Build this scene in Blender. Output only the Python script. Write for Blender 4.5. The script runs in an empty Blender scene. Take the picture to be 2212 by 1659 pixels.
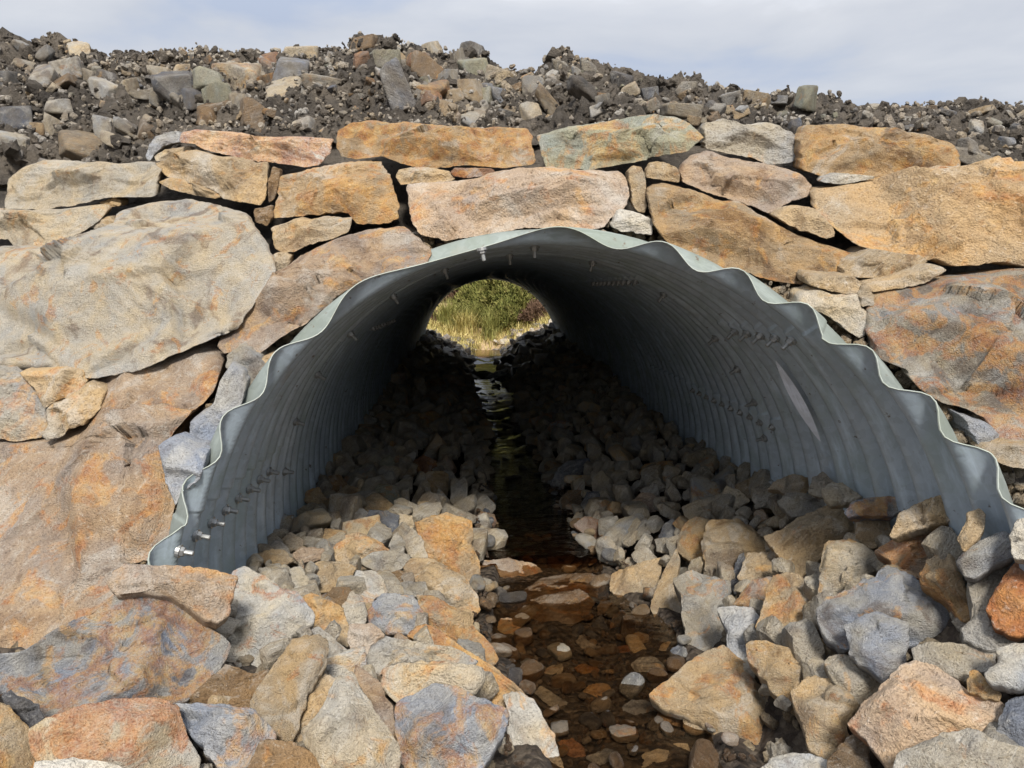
import bpy, math, random
import numpy as np
from mathutils import Vector, Matrix
from mathutils.bvhtree import BVHTree

S = bpy.context.scene
COL = S.collection
R = math.radians

# ---------------------------------------------------------------- camera
F = 1662.0                       # focal length for a picture 2212 wide
YAW, PITCH = R(2.68), R(-7.05)
cam = bpy.data.objects.new('camera', bpy.data.cameras.new('camera'))
COL.objects.link(cam)
cam.data.sensor_width = 36.0
cam.data.lens = 36.0 * F / 2212.0
cam.data.clip_start, cam.data.clip_end = 0.05, 3000
cam.rotation_euler = (R(90) + PITCH, 0, -YAW)
S.camera = cam
CM = cam.rotation_euler.to_matrix()

# ---------------------------------------------------------------- sky and sun
SUN_EL, SUN_AZ = R(44), R(178)   # azimuth measured from +Y towards +X: behind the camera
world = bpy.data.worlds.new('World')
S.world = world
world.use_nodes = True
wn, wl = world.node_tree.nodes, world.node_tree.links
wn.clear()
def wnode(t, **k):
    n = wn.new(t)
    for a, b in k.items():
        setattr(n, a, b)
    return n
w_out = wnode('ShaderNodeOutputWorld')
bg_sky = wnode('ShaderNodeBackground'); bg_cl = wnode('ShaderNodeBackground')
bg_sky.inputs['Strength'].default_value = 0.12
sky = wnode('ShaderNodeTexSky', sky_type='NISHITA', sun_disc=False, sun_elevation=SUN_EL, sun_rotation=SUN_AZ)
wl.new(sky.outputs[0], bg_sky.inputs['Color'])
tc = wnode('ShaderNodeTexCoord')
mp = wnode('ShaderNodeMapping'); mp.inputs['Scale'].default_value = (1.0, 1.0, 3.2)
mp.inputs['Location'].default_value = (5.5, 0.8, 1.4)
wl.new(tc.outputs['Generated'], mp.inputs['Vector'])
n1 = wnode('ShaderNodeTexNoise'); n1.inputs['Scale'].default_value = 3.0; n1.inputs['Detail'].default_value = 6; n1.inputs['Roughness'].default_value = 0.5
n1.inputs['Distortion'].default_value = 0.3
wl.new(mp.outputs[0], n1.inputs['Vector'])
r1 = wnode('ShaderNodeValToRGB')
e = r1.color_ramp.elements
e[0].position, e[0].color = 0.36, (0.48, 0.54, 0.67, 1)
e[1].position, e[1].color = 0.70, (0.93, 0.95, 1.0, 1)
x = e.new(0.47); x.color = (0.60, 0.625, 0.685, 1)
x = e.new(0.58); x.color = (0.69, 0.705, 0.745, 1)
wl.new(n1.outputs['Fac'], r1.inputs['Fac'])
sep = wnode('ShaderNodeSeparateXYZ'); wl.new(tc.outputs['Generated'], sep.inputs[0])
zr = wnode('ShaderNodeMapRange'); zr.inputs['From Min'].default_value = 0.30; zr.inputs['From Max'].default_value = 0.85
zr.inputs['To Min'].default_value = 1.0; zr.inputs['To Max'].default_value = 2.2
wl.new(sep.outputs['Z'], zr.inputs['Value'])
mu = wnode('ShaderNodeMix', data_type='RGBA', blend_type='MULTIPLY'); mu.inputs[0].default_value = 1
wl.new(r1.outputs[0], mu.inputs[6])
wl.new(zr.outputs[0], mu.inputs[7])
wl.new(mu.outputs[2], bg_cl.inputs['Color'])
bg_cl.inputs['Strength'].default_value = 0.48
mx = wnode('ShaderNodeMixShader'); mx.inputs[0].default_value = 0.94
wl.new(bg_sky.outputs[0], mx.inputs[1]); wl.new(bg_cl.outputs[0], mx.inputs[2])
wl.new(mx.outputs[0], w_out.inputs[0])

sun = bpy.data.objects.new('sun', bpy.data.lights.new('sun', 'SUN'))
COL.objects.link(sun)
sun.data.energy, sun.data.angle, sun.data.color = 2.6, R(11), (1, 0.95, 0.87)
sd = Vector((math.sin(SUN_AZ) * math.cos(SUN_EL), math.cos(SUN_AZ) * math.cos(SUN_EL), math.sin(SUN_EL)))
sun.rotation_euler = (-sd).to_track_quat('-Z', 'Y').to_euler()
S.view_settings.view_transform = 'Standard'
S.view_settings.look = 'None'
S.view_settings.exposure = 1.08
S.view_settings.gamma = 1.0
S.cycles.max_bounces = 14; S.cycles.diffuse_bounces = 8; S.cycles.transparent_max_bounces = 16

# ---------------------------------------------------------------- helpers
rng = np.random.default_rng(7)
def ray(x, y):
    v = CM @ Vector(((x - 1106.0) / F, -(y - 829.5) / F, -1.0))
    return v                      # not normalised; camera at the origin
def at(x, y, Y):
    v = ray(x, y); return v * (Y / v.y)

def _hash(ix, iy, iz):
    h = (ix * 374761393 + iy * 668265263 + iz * 2147483647 % 4294967291) & 0xFFFFFFFF
    h = (h ^ (h >> 13)) * 1274126177 & 0xFFFFFFFF
    h = (h ^ (h >> 15)) * 2246822519 & 0xFFFFFFFF
    return ((h ^ (h >> 16)) & 0xFFFFFF).astype(np.float64) / 8388607.5 - 1.0
def vnoise(p):
    p = np.asarray(p, float)
    i = np.floor(p).astype(np.int64); f = p - i
    f = f * f * f * (f * (f * 6 - 15) + 10)
    out = 0
    for a in (0, 1):
        wa = f[:, 0] if a else 1 - f[:, 0]
        for b in (0, 1):
            wb = f[:, 1] if b else 1 - f[:, 1]
            for c in (0, 1):
                wc = f[:, 2] if c else 1 - f[:, 2]
                out = out + wa * wb * wc * _hash(i[:, 0] + a, i[:, 1] + b, i[:, 2] + c)
    return out
def fbm(p, o=4, g=0.5, l=2.03):
    p = np.asarray(p, float); s = 0; a = 1.0
    for k in range(o):
        s = s + a * vnoise(p * l ** k + 17.3 * k); a *= g
    return s
def ridged(p, o=3):
    p = np.asarray(p, float); s = 0; a = 1.0
    for k in range(o):
        s = s + a * (1 - np.abs(vnoise(p * 2.03 ** k + 9.1 * k)) * 2); a *= 0.5
    return s

def mesh(name, V, quads=None, tris=None, smooth=True):
    me = bpy.data.meshes.new(name)
    V = np.asarray(V, np.float32).reshape(-1, 3)
    loops, starts, n = [], [], 0
    if quads is not None and len(quads):
        q = np.asarray(quads, np.int32); loops.append(q.ravel()); starts.append(np.arange(len(q)) * 4); n = q.size
    if tris is not None and len(tris):
        t = np.asarray(tris, np.int32); loops.append(t.ravel()); starts.append(n + np.arange(len(t)) * 3)
    loops = np.concatenate(loops).astype(np.int32); starts = np.concatenate(starts).astype(np.int32)
    me.vertices.add(len(V)); me.vertices.foreach_set('co', V.ravel())
    me.loops.add(len(loops)); me.loops.foreach_set('vertex_index', loops)
    me.polygons.add(len(starts)); me.polygons.foreach_set('loop_start', starts)
    me.polygons.foreach_set('use_smooth', np.full(len(starts), smooth))
    me.update(calc_edges=True)
    return me
def obj(name, me, mat=None, parent=None):
    if mat is not None:
        me.materials.append(mat)
    o = bpy.data.objects.new(name, me); COL.objects.link(o)
    if parent is not None:
        o.parent = parent
    return o
def tag(o, label=None, cat=None, group=None, kind=None):
    for k, v in (('label', label), ('category', cat), ('group', group), ('kind', kind)):
        if v:
            o[k] = v
    return o
def grid_faces(nr, nc, wrap=False):
    r = np.arange(nr - 1)[:, None]; c = np.arange(nc if wrap else nc - 1)[None, :]
    c2 = (c + 1) % nc
    return np.stack([r * nc + c, r * nc + c2, (r + 1) * nc + c2, (r + 1) * nc + c], -1).reshape(-1, 4)
def join(parts):
    V, T, n = [], [], 0
    for v, t in parts:
        V.append(v); T.append(t + n); n += len(v)
    return np.concatenate(V), np.concatenate(T)

# ---------------------------------------------------------------- materials
class NT:
    def __init__(self, name):
        self.m = bpy.data.materials.new(name); self.m.use_nodes = True
        self.t = self.m.node_tree; self.t.nodes.clear()
        self.out = self.t.nodes.new('ShaderNodeOutputMaterial')
    def n(self, typ, ins=None, **k):
        nd = self.t.nodes.new(typ)
        for a, b in k.items():
            setattr(nd, a, b)
        for a, b in (ins or {}).items():
            s = nd.inputs[a]
            if hasattr(b, 'bl_idname') or hasattr(b, 'is_linked'):
                self.t.links.new(b, s)
            else:
                s.default_value = b
        return nd
    def noise(self, vec, scale, detail=5, rough=0.55, dist=0.0):
        return self.n('ShaderNodeTexNoise', {'Vector': vec, 'Scale': scale, 'Detail': detail, 'Roughness': rough, 'Distortion': dist}).outputs['Fac']
    def rng(self, v, a, b, c=0.0, d=1.0):
        return self.n('ShaderNodeMapRange', {'Value': v, 'From Min': a, 'From Max': b, 'To Min': c, 'To Max': d}).outputs[0]
    def math(self, op, a, b=0.0):
        return self.n('ShaderNodeMath', {0: a, 1: b}, operation=op).outputs[0]
    def mix(self, fac, a, b, mode='MIX'):
        return self.n('ShaderNodeMix', {0: fac, 6: a, 7: b}, data_type='RGBA', blend_type=mode).outputs[2]
    def ramp(self, fac, stops):
        nd = self.n('ShaderNodeValToRGB', {'Fac': fac}); el = nd.color_ramp.elements
        while len(el) < len(stops):
            el.new(0.5)
        for q, (p, c) in zip(el, stops):
            q.position = p; q.color = (*c, 1)
        return nd.outputs[0]
    def bump(self, h, strength, dist, normal=None):
        d = {'Height': h, 'Strength': strength, 'Distance': dist}
        if normal is not None:
            d['Normal'] = normal
        return self.n('ShaderNodeBump', d).outputs[0]
    def done(self, sh):
        self.t.links.new(sh, self.out.inputs[0]); return self.m

def make_rock(name, wet=0.0):
    b = NT(name)
    tc = b.n('ShaderNodeTexCoord').outputs['Object']
    oi = b.n('ShaderNodeObjectInfo')
    szn = b.n('ShaderNodeAttribute', attribute_type='OBJECT', attribute_name='sz').outputs['Fac']
    vary = b.math('FRACT', b.math('MULTIPLY', oi.outputs['Random'], 23.7))
    tcs = b.n('ShaderNodeVectorMath', {0: tc, 3: b.math('MULTIPLY', szn, b.rng(vary, 0, 1, 0.65, 1.5))}, operation='SCALE').outputs[0]
    off = b.n('ShaderNodeVectorMath', {0: tcs, 1: b.n('ShaderNodeCombineXYZ', {0: b.math('MULTIPLY', oi.outputs['Random'], 31.0), 1: b.math('MULTIPLY', oi.outputs['Random'], 57.0), 2: b.math('MULTIPLY', oi.outputs['Random'], 13.0)}).outputs[0]}, operation='ADD').outputs[0]
    rot = b.n('ShaderNodeVectorRotate', {'Vector': off, 'Axis': (0.3, 0.8, 0.5), 'Angle': b.math('MULTIPLY', oi.outputs['Random'], 2.4)}, rotation_type='AXIS_ANGLE').outputs[0]
    fol = b.n('ShaderNodeMapping', {'Vector': rot, 'Scale': (1.0, 1.0, 5.5)}).outputs[0]
    rust = b.n('ShaderNodeAttribute', attribute_type='OBJECT', attribute_name='rust').outputs['Fac']
    base = oi.outputs['Color']
    big = b.noise(off, 4.5, 4, 0.55, 0.5)
    med = b.noise(off, 16, 7, 0.65, 0.8)
    stiff = b.math('MULTIPLY', b.math('FRACT', b.math('MULTIPLY', oi.outputs['Random'], 7.13)), 1.0)
    streak = b.math('ADD', b.math('MULTIPLY', b.math('SUBTRACT', b.noise(fol, 14, 7, 0.68, 0.3), 0.5), b.rng(stiff, 0, 1, 0.35, 1.0)), 0.5)
    fine = b.noise(off, 75, 5, 0.7)
    c = b.mix(b.rng(big, 0.32, 0.68), b.mix(1.0, base, (0.80, 0.86, 0.98, 1), 'MULTIPLY'), b.mix(1.0, base, (1.14, 1.02, 0.82, 1), 'MULTIPLY'))
    pat = b.noise(off, 3.4, 7, 0.62, 1.1)
    c = b.mix(b.rng(pat, 0.54, 0.63, 0, 0.6), c, b.mix(0.35, (0.60, 0.575, 0.52, 1), c))
    c = b.mix(b.math('MULTIPLY', b.rng(pat, 0.47, 0.37, 0, 0.85), b.rng(vary, 0, 1, 0.35, 1.0)), c, b.mix(1.0, c, (0.50, 0.43, 0.40, 1), 'MULTIPLY'))
    # mineral streaks along the foliation
    c = b.mix(b.rng(streak, 0.54, 0.72, 0, 0.65), c, b.mix(1.0, c, (0.42, 0.42, 0.46, 1), 'MULTIPLY'))
    c = b.mix(b.rng(streak, 0.46, 0.30, 0, 0.75), c, b.mix(0.55, c, (0.72, 0.69, 0.62, 1)))
    # dark weathered patches
    c = b.mix(b.rng(med, 0.60, 0.74, 0, 0.5), c, b.mix(1.0, c, (0.5, 0.44, 0.44, 1), 'MULTIPLY'))
    # iron staining
    rn = b.noise(off, 5.5, 8, 0.62, 1.2)
    th = b.math('SUBTRACT', 0.70, b.math('MULTIPLY', rust, 0.36))
    rm = b.rng(b.math('SUBTRACT', rn, th), -0.02, 0.06, 0, 0.8)
    rc = b.ramp(b.noise(off, 11, 6, 0.6), [(0.30, (0.21, 0.080, 0.040)), (0.42, (0.46, 0.19, 0.06)), (0.53, (0.63, 0.34, 0.095)), (0.66, (0.66, 0.47, 0.21)), (0.8, (0.30, 0.20, 0.14))])
    redder = b.n('ShaderNodeAttribute', attribute_type='OBJECT', attribute_name='red').outputs['Fac']
    rc = b.mix(b.rng(redder, 0.0, 1.0, 0, 0.8), rc, b.mix(1.0, rc, (0.85, 0.50, 0.38, 1), 'MULTIPLY'))
    c = b.mix(b.math('MULTIPLY', rm, b.rng(fine, 0.3, 0.62, 1.0, 0.45)), c, rc)
    # pale speckle and quartz
    c = b.mix(b.rng(fine, 0.58, 0.74, 0, 0.6), c, b.mix(0.6, c, (0.80, 0.77, 0.70, 1)))
    c = b.mix(b.rng(fine, 0.40, 0.26, 0, 0.6), c, b.mix(1.0, c, (0.38, 0.36, 0.36, 1), 'MULTIPLY'))
    dust = b.n('ShaderNodeAttribute', attribute_type='OBJECT', attribute_name='dust').outputs['Fac']
    c = b.mix(b.math('MULTIPLY', dust, b.rng(b.noise(off, 9, 6, 0.65), 0.35, 0.62, 0.15, 1.0)), c, (0.185, 0.158, 0.13, 1))
    if wet:
        c = b.mix(wet, c, b.mix(1.0, c, (0.42, 0.35, 0.29, 1), 'MULTIPLY'))
    grit = b.noise(off, 150, 3, 0.6)
    worm = b.n('ShaderNodeTexVoronoi', {'Vector': b.n('ShaderNodeVectorMath', {0: fol, 1: b.n('ShaderNodeVectorMath', {0: b.n('ShaderNodeTexNoise', {'Vector': off, 'Scale': 18.0, 'Detail': 3.0}).outputs['Color'], 1: (0.12, 0.12, 0.12)}, operation='MULTIPLY').outputs[0]}, operation='ADD').outputs[0], 'Scale': 20.0}, feature='DISTANCE_TO_EDGE').outputs['Distance']
    c = b.mix(b.rng(worm, 0.0, 0.03, 0.08, 0.0), c, b.mix(1.0, c, (0.40, 0.36, 0.33, 1), 'MULTIPLY'))
    c = b.mix(b.rng(grit, 0.33, 0.50, 0.5, 0.0), c, b.mix(1.0, c, (0.45, 0.43, 0.42, 1), 'MULTIPLY'))
    ht = b.math('ADD', b.math('MULTIPLY', streak, 0.7), b.math('ADD', b.math('MULTIPLY', med, 0.55), b.math('MULTIPLY', fine, 0.55)))
    crack = b.n('ShaderNodeTexVoronoi', {'Vector': b.n('ShaderNodeMapping', {'Vector': rot, 'Scale': (1, 1, 2.6)}).outputs[0], 'Scale': 9.0}, feature='DISTANCE_TO_EDGE').outputs['Distance']
    ht = b.math('ADD', ht, b.rng(crack, 0.0, 0.03, -0.05, 0.0))
    ht = b.math('ADD', ht, b.math('ADD', b.rng(worm, 0.0, 0.05, -0.02, 0.0), b.math('MULTIPLY', grit, 0.30)))
    nb = b.bump(ht, 1.0, 0.027)
    p = b.n('ShaderNodeBsdfPrincipled', {'Base Color': c, 'Roughness': 0.86 if not wet else 0.28, 'Normal': nb})
    p.inputs['Specular IOR Level'].default_value = 0.28 if not wet else 0.5
    return b.done(p.outputs[0])
M_ROCK = make_rock('schist rock')
M_WET = make_rock('wet rock', 0.8)

def make_soil():
    b = NT('dark peaty soil')
    tc = b.n('ShaderNodeTexCoord').outputs['Object']
    a = b.noise(tc, 2.2, 5, 0.6, 0.4); m = b.noise(tc, 19, 7, 0.7, 0.5); f = b.noise(tc, 85, 5, 0.7)
    c = b.ramp(a, [(0.3, (0.060, 0.053, 0.047)), (0.5, (0.120, 0.104, 0.087)), (0.7, (0.21, 0.178, 0.142))])
    c = b.mix(b.rng(m, 0.55, 0.72, 0, 0.7), c, (0.21, 0.175, 0.135, 1))
    c = b.mix(b.rng(m, 0.45, 0.3, 0, 0.8), c, (0.028, 0.024, 0.022, 1))
    c = b.mix(b.rng(f, 0.6, 0.75, 0, 0.5), c, (0.30, 0.27, 0.23, 1))
    nb = b.bump(b.math('ADD', m, b.math('MULTIPLY', f, 0.55)), 1.0, 0.055)
    p = b.n('ShaderNodeBsdfPrincipled', {'Base Color': c, 'Roughness': 0.95, 'Normal': nb})
    p.inputs['Specular IOR Level'].default_value = 0.15
    return b.done(p.outputs[0])
M_SOIL = make_soil()

def make_gravel(name, c0, c1, c2):
    b = NT(name)
    tc = b.n('ShaderNodeTexCoord').outputs['Object']
    vo = b.n('ShaderNodeTexVoronoi', {'Vector': tc, 'Scale': 26.0})
    m = b.noise(tc, 30, 6, 0.65)
    c = b.ramp(b.n('ShaderNodeSeparateColor', {0: vo.outputs['Color']}).outputs[0], [(0.1, c0), (0.5, c1), (0.9, c2)])
    c = b.mix(b.rng(m, 0.35, 0.65, 0.0, 0.8), c, b.mix(1.0, c, (0.45, 0.4, 0.36, 1), 'MULTIPLY'))
    h = b.math('ADD', b.math('MULTIPLY', b.rng(vo.outputs['Distance'], 0, 0.6, 1, 0), 0.8), m)
    p = b.n('ShaderNodeBsdfPrincipled', {'Base Color': c, 'Roughness': 0.7, 'Normal': b.bump(h, 1.0, 0.03)})
    return b.done(p.outputs[0])
M_BED = make_gravel('stream bed gravel', (0.028, 0.02, 0.014), (0.055, 0.039, 0.026), (0.10, 0.078, 0.055))
M_RUBBLE_GROUND = make_gravel('trampled rubble ground', (0.05, 0.043, 0.035), (0.10, 0.08, 0.06), (0.17, 0.14, 0.10))

def make_metal(name, base, rough, metallic):
    b = NT(name)
    tc = b.n('ShaderNodeTexCoord').outputs['Object']
    sp = b.n('ShaderNodeTexVoronoi', {'Vector': tc, 'Scale': 34.0})
    s = b.n('ShaderNodeSeparateColor', {0: sp.outputs['Color']}).outputs[0]
    a = b.noise(tc, 3.0, 6, 0.65, 0.6); f = b.noise(tc, 40, 5, 0.65)
    stv = b.n('ShaderNodeMapping', {'Vector': tc, 'Scale': (1.0, 7.0, 0.8)}).outputs[0]
    st = b.noise(stv, 4, 6, 0.65)
    c = b.mix(b.rng(s, 0, 1, 0.0, 0.5), (*base, 1), tuple(x * 0.66 for x in base) + (1,))
    c = b.mix(b.rng(a, 0.46, 0.66, 0, 0.75), c, (base[0] * 0.74, base[1] * 0.76, base[2] * 0.66, 1))
    c = b.mix(b.rng(st, 0.5, 0.68, 0, 0.65), c, tuple(x * 1.35 for x in base) + (1,))
    c = b.mix(b.rng(b.noise(tc, 22, 4, 0.6), 0.665, 0.72, 0, 0.8), c, (0.12, 0.085, 0.055, 1))
    c = b.mix(b.rng(b.noise(tc, 5, 5, 0.6), 0.63, 0.78, 0, 0.4), c, (0.30, 0.26, 0.19, 1))
    ro = b.math('ADD', b.rng(a, 0.3, 0.7, rough - 0.08, rough + 0.1), b.math('MULTIPLY', f, 0.1))
    p = b.n('ShaderNodeBsdfPrincipled', {'Base Color': c, 'Metallic': metallic, 'Roughness': ro, 'Normal': b.bump(b.math('ADD', f, b.math('MULTIPLY', a, 1.5)), 0.16, 0.006)})
    return b.done(p.outputs[0])
M_METAL = make_metal('galvanised steel', (0.45, 0.535, 0.61), 0.44, 0.42)
M_SKIN = make_metal('weathered outer steel', (0.24, 0.27, 0.25), 0.6, 0.3)
M_RIM = make_metal('pale cut steel edge', (0.33, 0.355, 0.32), 0.5, 0.3)
M_LAP_GLINT = make_metal('steel with painted glint', (0.74, 0.78, 0.86), 0.4, 0.2)  # pale colour stands in for light caught on the plate lap
M_BOLT = make_metal('bolt steel', (0.44, 0.44, 0.43), 0.42, 0.8)

def make_water(name, tint):
    b = NT(name)
    tc = b.n('ShaderNodeTexCoord').outputs['Object']
    w1 = b.noise(b.n('ShaderNodeMapping', {'Vector': tc, 'Scale': (1.0, 1.8, 1.0)}).outputs[0], 6, 3, 0.5, 0.7)
    w2 = b.noise(tc, 42, 3, 0.5, 0.3)
    sy = b.n('ShaderNodeSeparateXYZ', {0: tc}).outputs['Y']
    amp = b.math('SUBTRACT', b.rng(sy, 4.2, 5.2, 0.12, 1.0), b.rng(sy, 7.2, 8.6, 0.0, 0.9))
    nb = b.n('ShaderNodeBump', {'Height': b.math('ADD', w1, b.math('MULTIPLY', w2, 0.25)), 'Strength': amp, 'Distance': 0.045}).outputs[0]
    fr = b.n('ShaderNodeFresnel', {'IOR': 1.33, 'Normal': nb}).outputs[0]
    tr = b.n('ShaderNodeBsdfTransparent', {'Color': (*tint, 1)}).outputs[0]
    gl = b.n('ShaderNodeBsdfGlossy', {'Color': (1, 1, 1, 1), 'Roughness': 0.03, 'Normal': nb}).outputs[0]
    return b.done(b.n('ShaderNodeMixShader', {0: fr, 1: tr, 2: gl}).outputs[0])
M_WATER = make_water('shallow peaty water', (0.70, 0.585, 0.45)); M_WATER_DARK = make_water('darker peaty water', (0.30, 0.19, 0.11))  # the second tint is darker, for the water past the front pool

def make_veg(name, stops, sc=5.0, rough=0.8):
    b = NT(name)
    tc = b.n('ShaderNodeTexCoord').outputs['Object']
    a = b.noise(tc, sc, 5, 0.65); f = b.noise(tc, sc * 9, 4, 0.7)
    c = b.ramp(b.math('ADD', b.math('MULTIPLY', a, 0.65), b.math('MULTIPLY', f, 0.35)), stops)
    p = b.n('ShaderNodeBsdfPrincipled', {'Base Color': c, 'Roughness': rough})
    p.inputs['Specular IOR Level'].default_value = 0.15
    return b.done(p.outputs[0])
M_GRASS = make_veg('dry moor grass', [(0.3, (0.12, 0.14, 0.03)), (0.45, (0.33, 0.28, 0.09)), (0.58, (0.58, 0.47, 0.20)), (0.7, (0.66, 0.57, 0.33))], 2.5)
M_RUSH = make_veg('green rushes', [(0.3, (0.12, 0.14, 0.035)), (0.5, (0.28, 0.27, 0.085)), (0.7, (0.48, 0.42, 0.18))], 3.0)
M_HEATH = [make_veg('heather green', [(0.34, (0.05, 0.06, 0.02)), (0.46, (0.13, 0.14, 0.035)), (0.55, (0.21, 0.20, 0.06)), (0.66, (0.30, 0.24, 0.10))], 4.0),
           make_veg('heather brown', [(0.3, (0.07, 0.045, 0.03)), (0.5, (0.14, 0.085, 0.055)), (0.7, (0.23, 0.15, 0.10))], 4.0)]
M_MOOR = make_veg('moorland', [(0.3, (0.10, 0.09, 0.035)), (0.45, (0.22, 0.16, 0.09)), (0.6, (0.40, 0.29, 0.17)), (0.75, (0.48, 0.40, 0.2))], 0.35)

# ---------------------------------------------------------------- the lie of the land (metres; the camera is the origin)
PX0, PZC, PR = 0.32, -1.257, 1.49            # culvert: centre and radius
PITCHW, AMP = 0.180, 0.036                   # corrugation
YFAR = 17.0
def wallY(X, z):
    return 3.356 - 0.2656 * X + 0.9476 * z
WN = Vector((-0.2656, -1, 0.9476)).normalized()
def on_wall(x, y, back=0.0):
    v = ray(x, y)
    s = (3.356 + back) / (v.y + 0.2656 * v.x - 0.9476 * v.z)
    return v * s
_K = 0.92
ROWS = [
 (0.6, [(-40, -.95), (-6, -1.0), (-3, -1.15), (-1.3, -1.5), (-.3, -1.72), (.3, -1.9), (.9, -1.93), (1.6, -1.72), (3, -1.35), (6, -1.1), (40, -1.0)]),
 (1.6, [(-40, -.95), (-6, -1.0), (-3, -1.1), (-1.3, -1.42), (-.3, -1.64), (.3, -1.86), (.6, -1.93), (.9, -1.9), (1.6, -1.5), (2.1, -1.1), (3, -1.0), (6, -1.0), (40, -1.0)]),
 (2.4, [(-40, -1.1), (-6, -1.15), (-3, -1.28), (-1.3, -1.32), (-.3, -1.52), (.2, -1.77), (.4, -1.90), (.9, -1.91), (1.1, -1.76), (1.5, -1.42), (1.85, -1.0), (2.2, -.9), (3, -.9), (6, -.95), (40, -1.0)]),
 (3.0, [(-40, -1.1), (-6, -1.1), (-3, -1.3), (-1.2, -1.24), (-.3, -1.50), (.1, -1.75), (.35, -1.95), (.95, -1.92), (1.1, -1.76), (1.6, -1.27), (2.0, -.97), (3, -.88), (40, -1.0)]),
 (4.0, [(-40, -1.2), (-1.25, -1.46), (-.5, -1.6), (-.05, -1.74), (.12, -1.95), (1.02, -1.97), (1.18, -1.77), (1.6, -1.42), (2, -1.17), (40, -1.1)]),
 (4.9, [(-40, -1.3), (-1.25, -1.5), (-.5, -1.6), (-.02, -1.72), (.15, -1.9), (.8, -1.92), (.95, -1.74), (1.4, -1.48), (2, -1.24), (40, -1.2)]),
 (5.5, [(-40, -1.3), (-1.25, -1.5), (-.5, -1.6), (0, -1.7), (.18, -1.9), (.7, -1.9), (.85, -1.72), (1.4, -1.5), (2, -1.32), (40, -1.3)]),
 (8.0, [(-40, -1.3), (-1.25, -1.48), (-.5, -1.56), (.06, -1.72), (.17, -1.9), (.60, -1.9), (.74, -1.7), (1.4, -1.46), (2, -1.33), (40, -1.3)]),
 (13., [(-40, -1.2), (-1.25, -1.30), (-.5, -1.5), (-.1, -1.72), (.05, -1.88), (.5, -1.88), (.65, -1.7), (1.3, -1.35), (2, -1.18), (40, -1.2)]),
 (18.4, [(-40, -.8), (-1.3, -.98), (-.5, -1.38), (-.15, -1.7), (.02, -1.85), (.42, -1.85), (.6, -1.65), (1.2, -1.15), (2, -.9), (40, -.8)]),
 (20.5, [(-40, .2), (-2.5, -.8), (-1.2, -1.2), (-.3, -1.65), (.1, -1.8), (.5, -1.8), (.9, -1.5), (2, -.9), (40, .3)]),
 (22.5, [(-40, .4), (-2.5, -.7), (-1.2, -1.1), (0, -1.2), (.6, -1.1), (2, -.6), (4, -.2), (40, .6)]),
 (26., [(-40, .6), (-2.2, -.55), (-.7, -.3), (.2, .5), (1, 1.1), (4, 1.8), (40, 2.4)]),
 (30., [(-40, .8), (-2.2, -.35), (-.6, 0), (.4, 1.2), (2, 1.9), (40, 3.2)]),
 (60., [(-40, 2), (-6, 1), (-2, 1.3), (1, 4), (6, 5), (40, 6)]),
 (130., [(-40, 7), (0, 6), (40, 9)]),
 (400., [(-40, 14), (40, 16)])]
def land(X, Y):
    X = np.asarray(X, float) / _K; Y = np.asarray(Y, float) / _K
    ys = np.array([r[0] for r in ROWS])
    prof = np.array([np.interp(X, [a for a, _ in r[1]], [c for _, c in r[1]]) for r in ROWS])
    k = np.clip(np.searchsorted(ys, Y) - 1, 0, len(ys) - 2)
    t = np.clip((Y - ys[k]) / (ys[k + 1] - ys[k]), 0, 1)
    ar = np.arange(prof.shape[1])
    return (prof[k, ar] * (1 - t) + prof[k + 1, ar] * t) * _K
def land1(X, Y):
    return float(land(np.array([X]), np.array([Y]))[0])

# stream bed, stone bed and heaps: one sheet under everything
def sheet(name, xs, ys, mat, amp, sc):
    X, Y = np.meshgrid(xs, ys); X = X.ravel(); Y = Y.ravel()
    Z = land(X, Y)
    P = np.stack([X, Y, np.zeros_like(X)], 1)
    Z = Z + amp * fbm(P * sc, 4)
    if name == 'stream_bed':
        Z = Z - 0.15 * np.clip((Z + 1.70) / 0.12, 0, 1)
    V = np.stack([X, Y, Z], 1)
    q = grid_faces(len(ys), len(xs))
    o = obj(name, mesh(name, V, q), mat); tag(o, kind='structure')
    return o
xs = np.concatenate([np.linspace(-30, -2.6, 20), np.arange(-2.5, 3.0, 0.04), np.linspace(3.1, 30, 20)])
ys = np.concatenate([np.linspace(-20, 0.5, 12), np.arange(0.6, 5.2, 0.04), np.arange(5.25, 17.6, 0.1)])
bed = sheet('stream_bed', xs, ys, M_BED, 0.022, 7.0)
ysm = np.concatenate([np.arange(17.6, 30, 0.2), np.linspace(30.5, 60, 40), np.linspace(62, 360, 40)])
moor = sheet('hill', np.concatenate([np.linspace(-300, -13, 24), np.linspace(-12, 12, 110), np.linspace(13, 300, 24)]), ysm, M_MOOR, 0.10, 1.3)
gq = np.array([[-1500, -1500], [1500, -1500], [1500, 1500], [-1500, 1500]])
ground = obj('ground', mesh('ground', [(a, b, -2.6) for a, b in gq], [[0, 1, 2, 3]]), M_MOOR); tag(ground, kind='structure')

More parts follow.
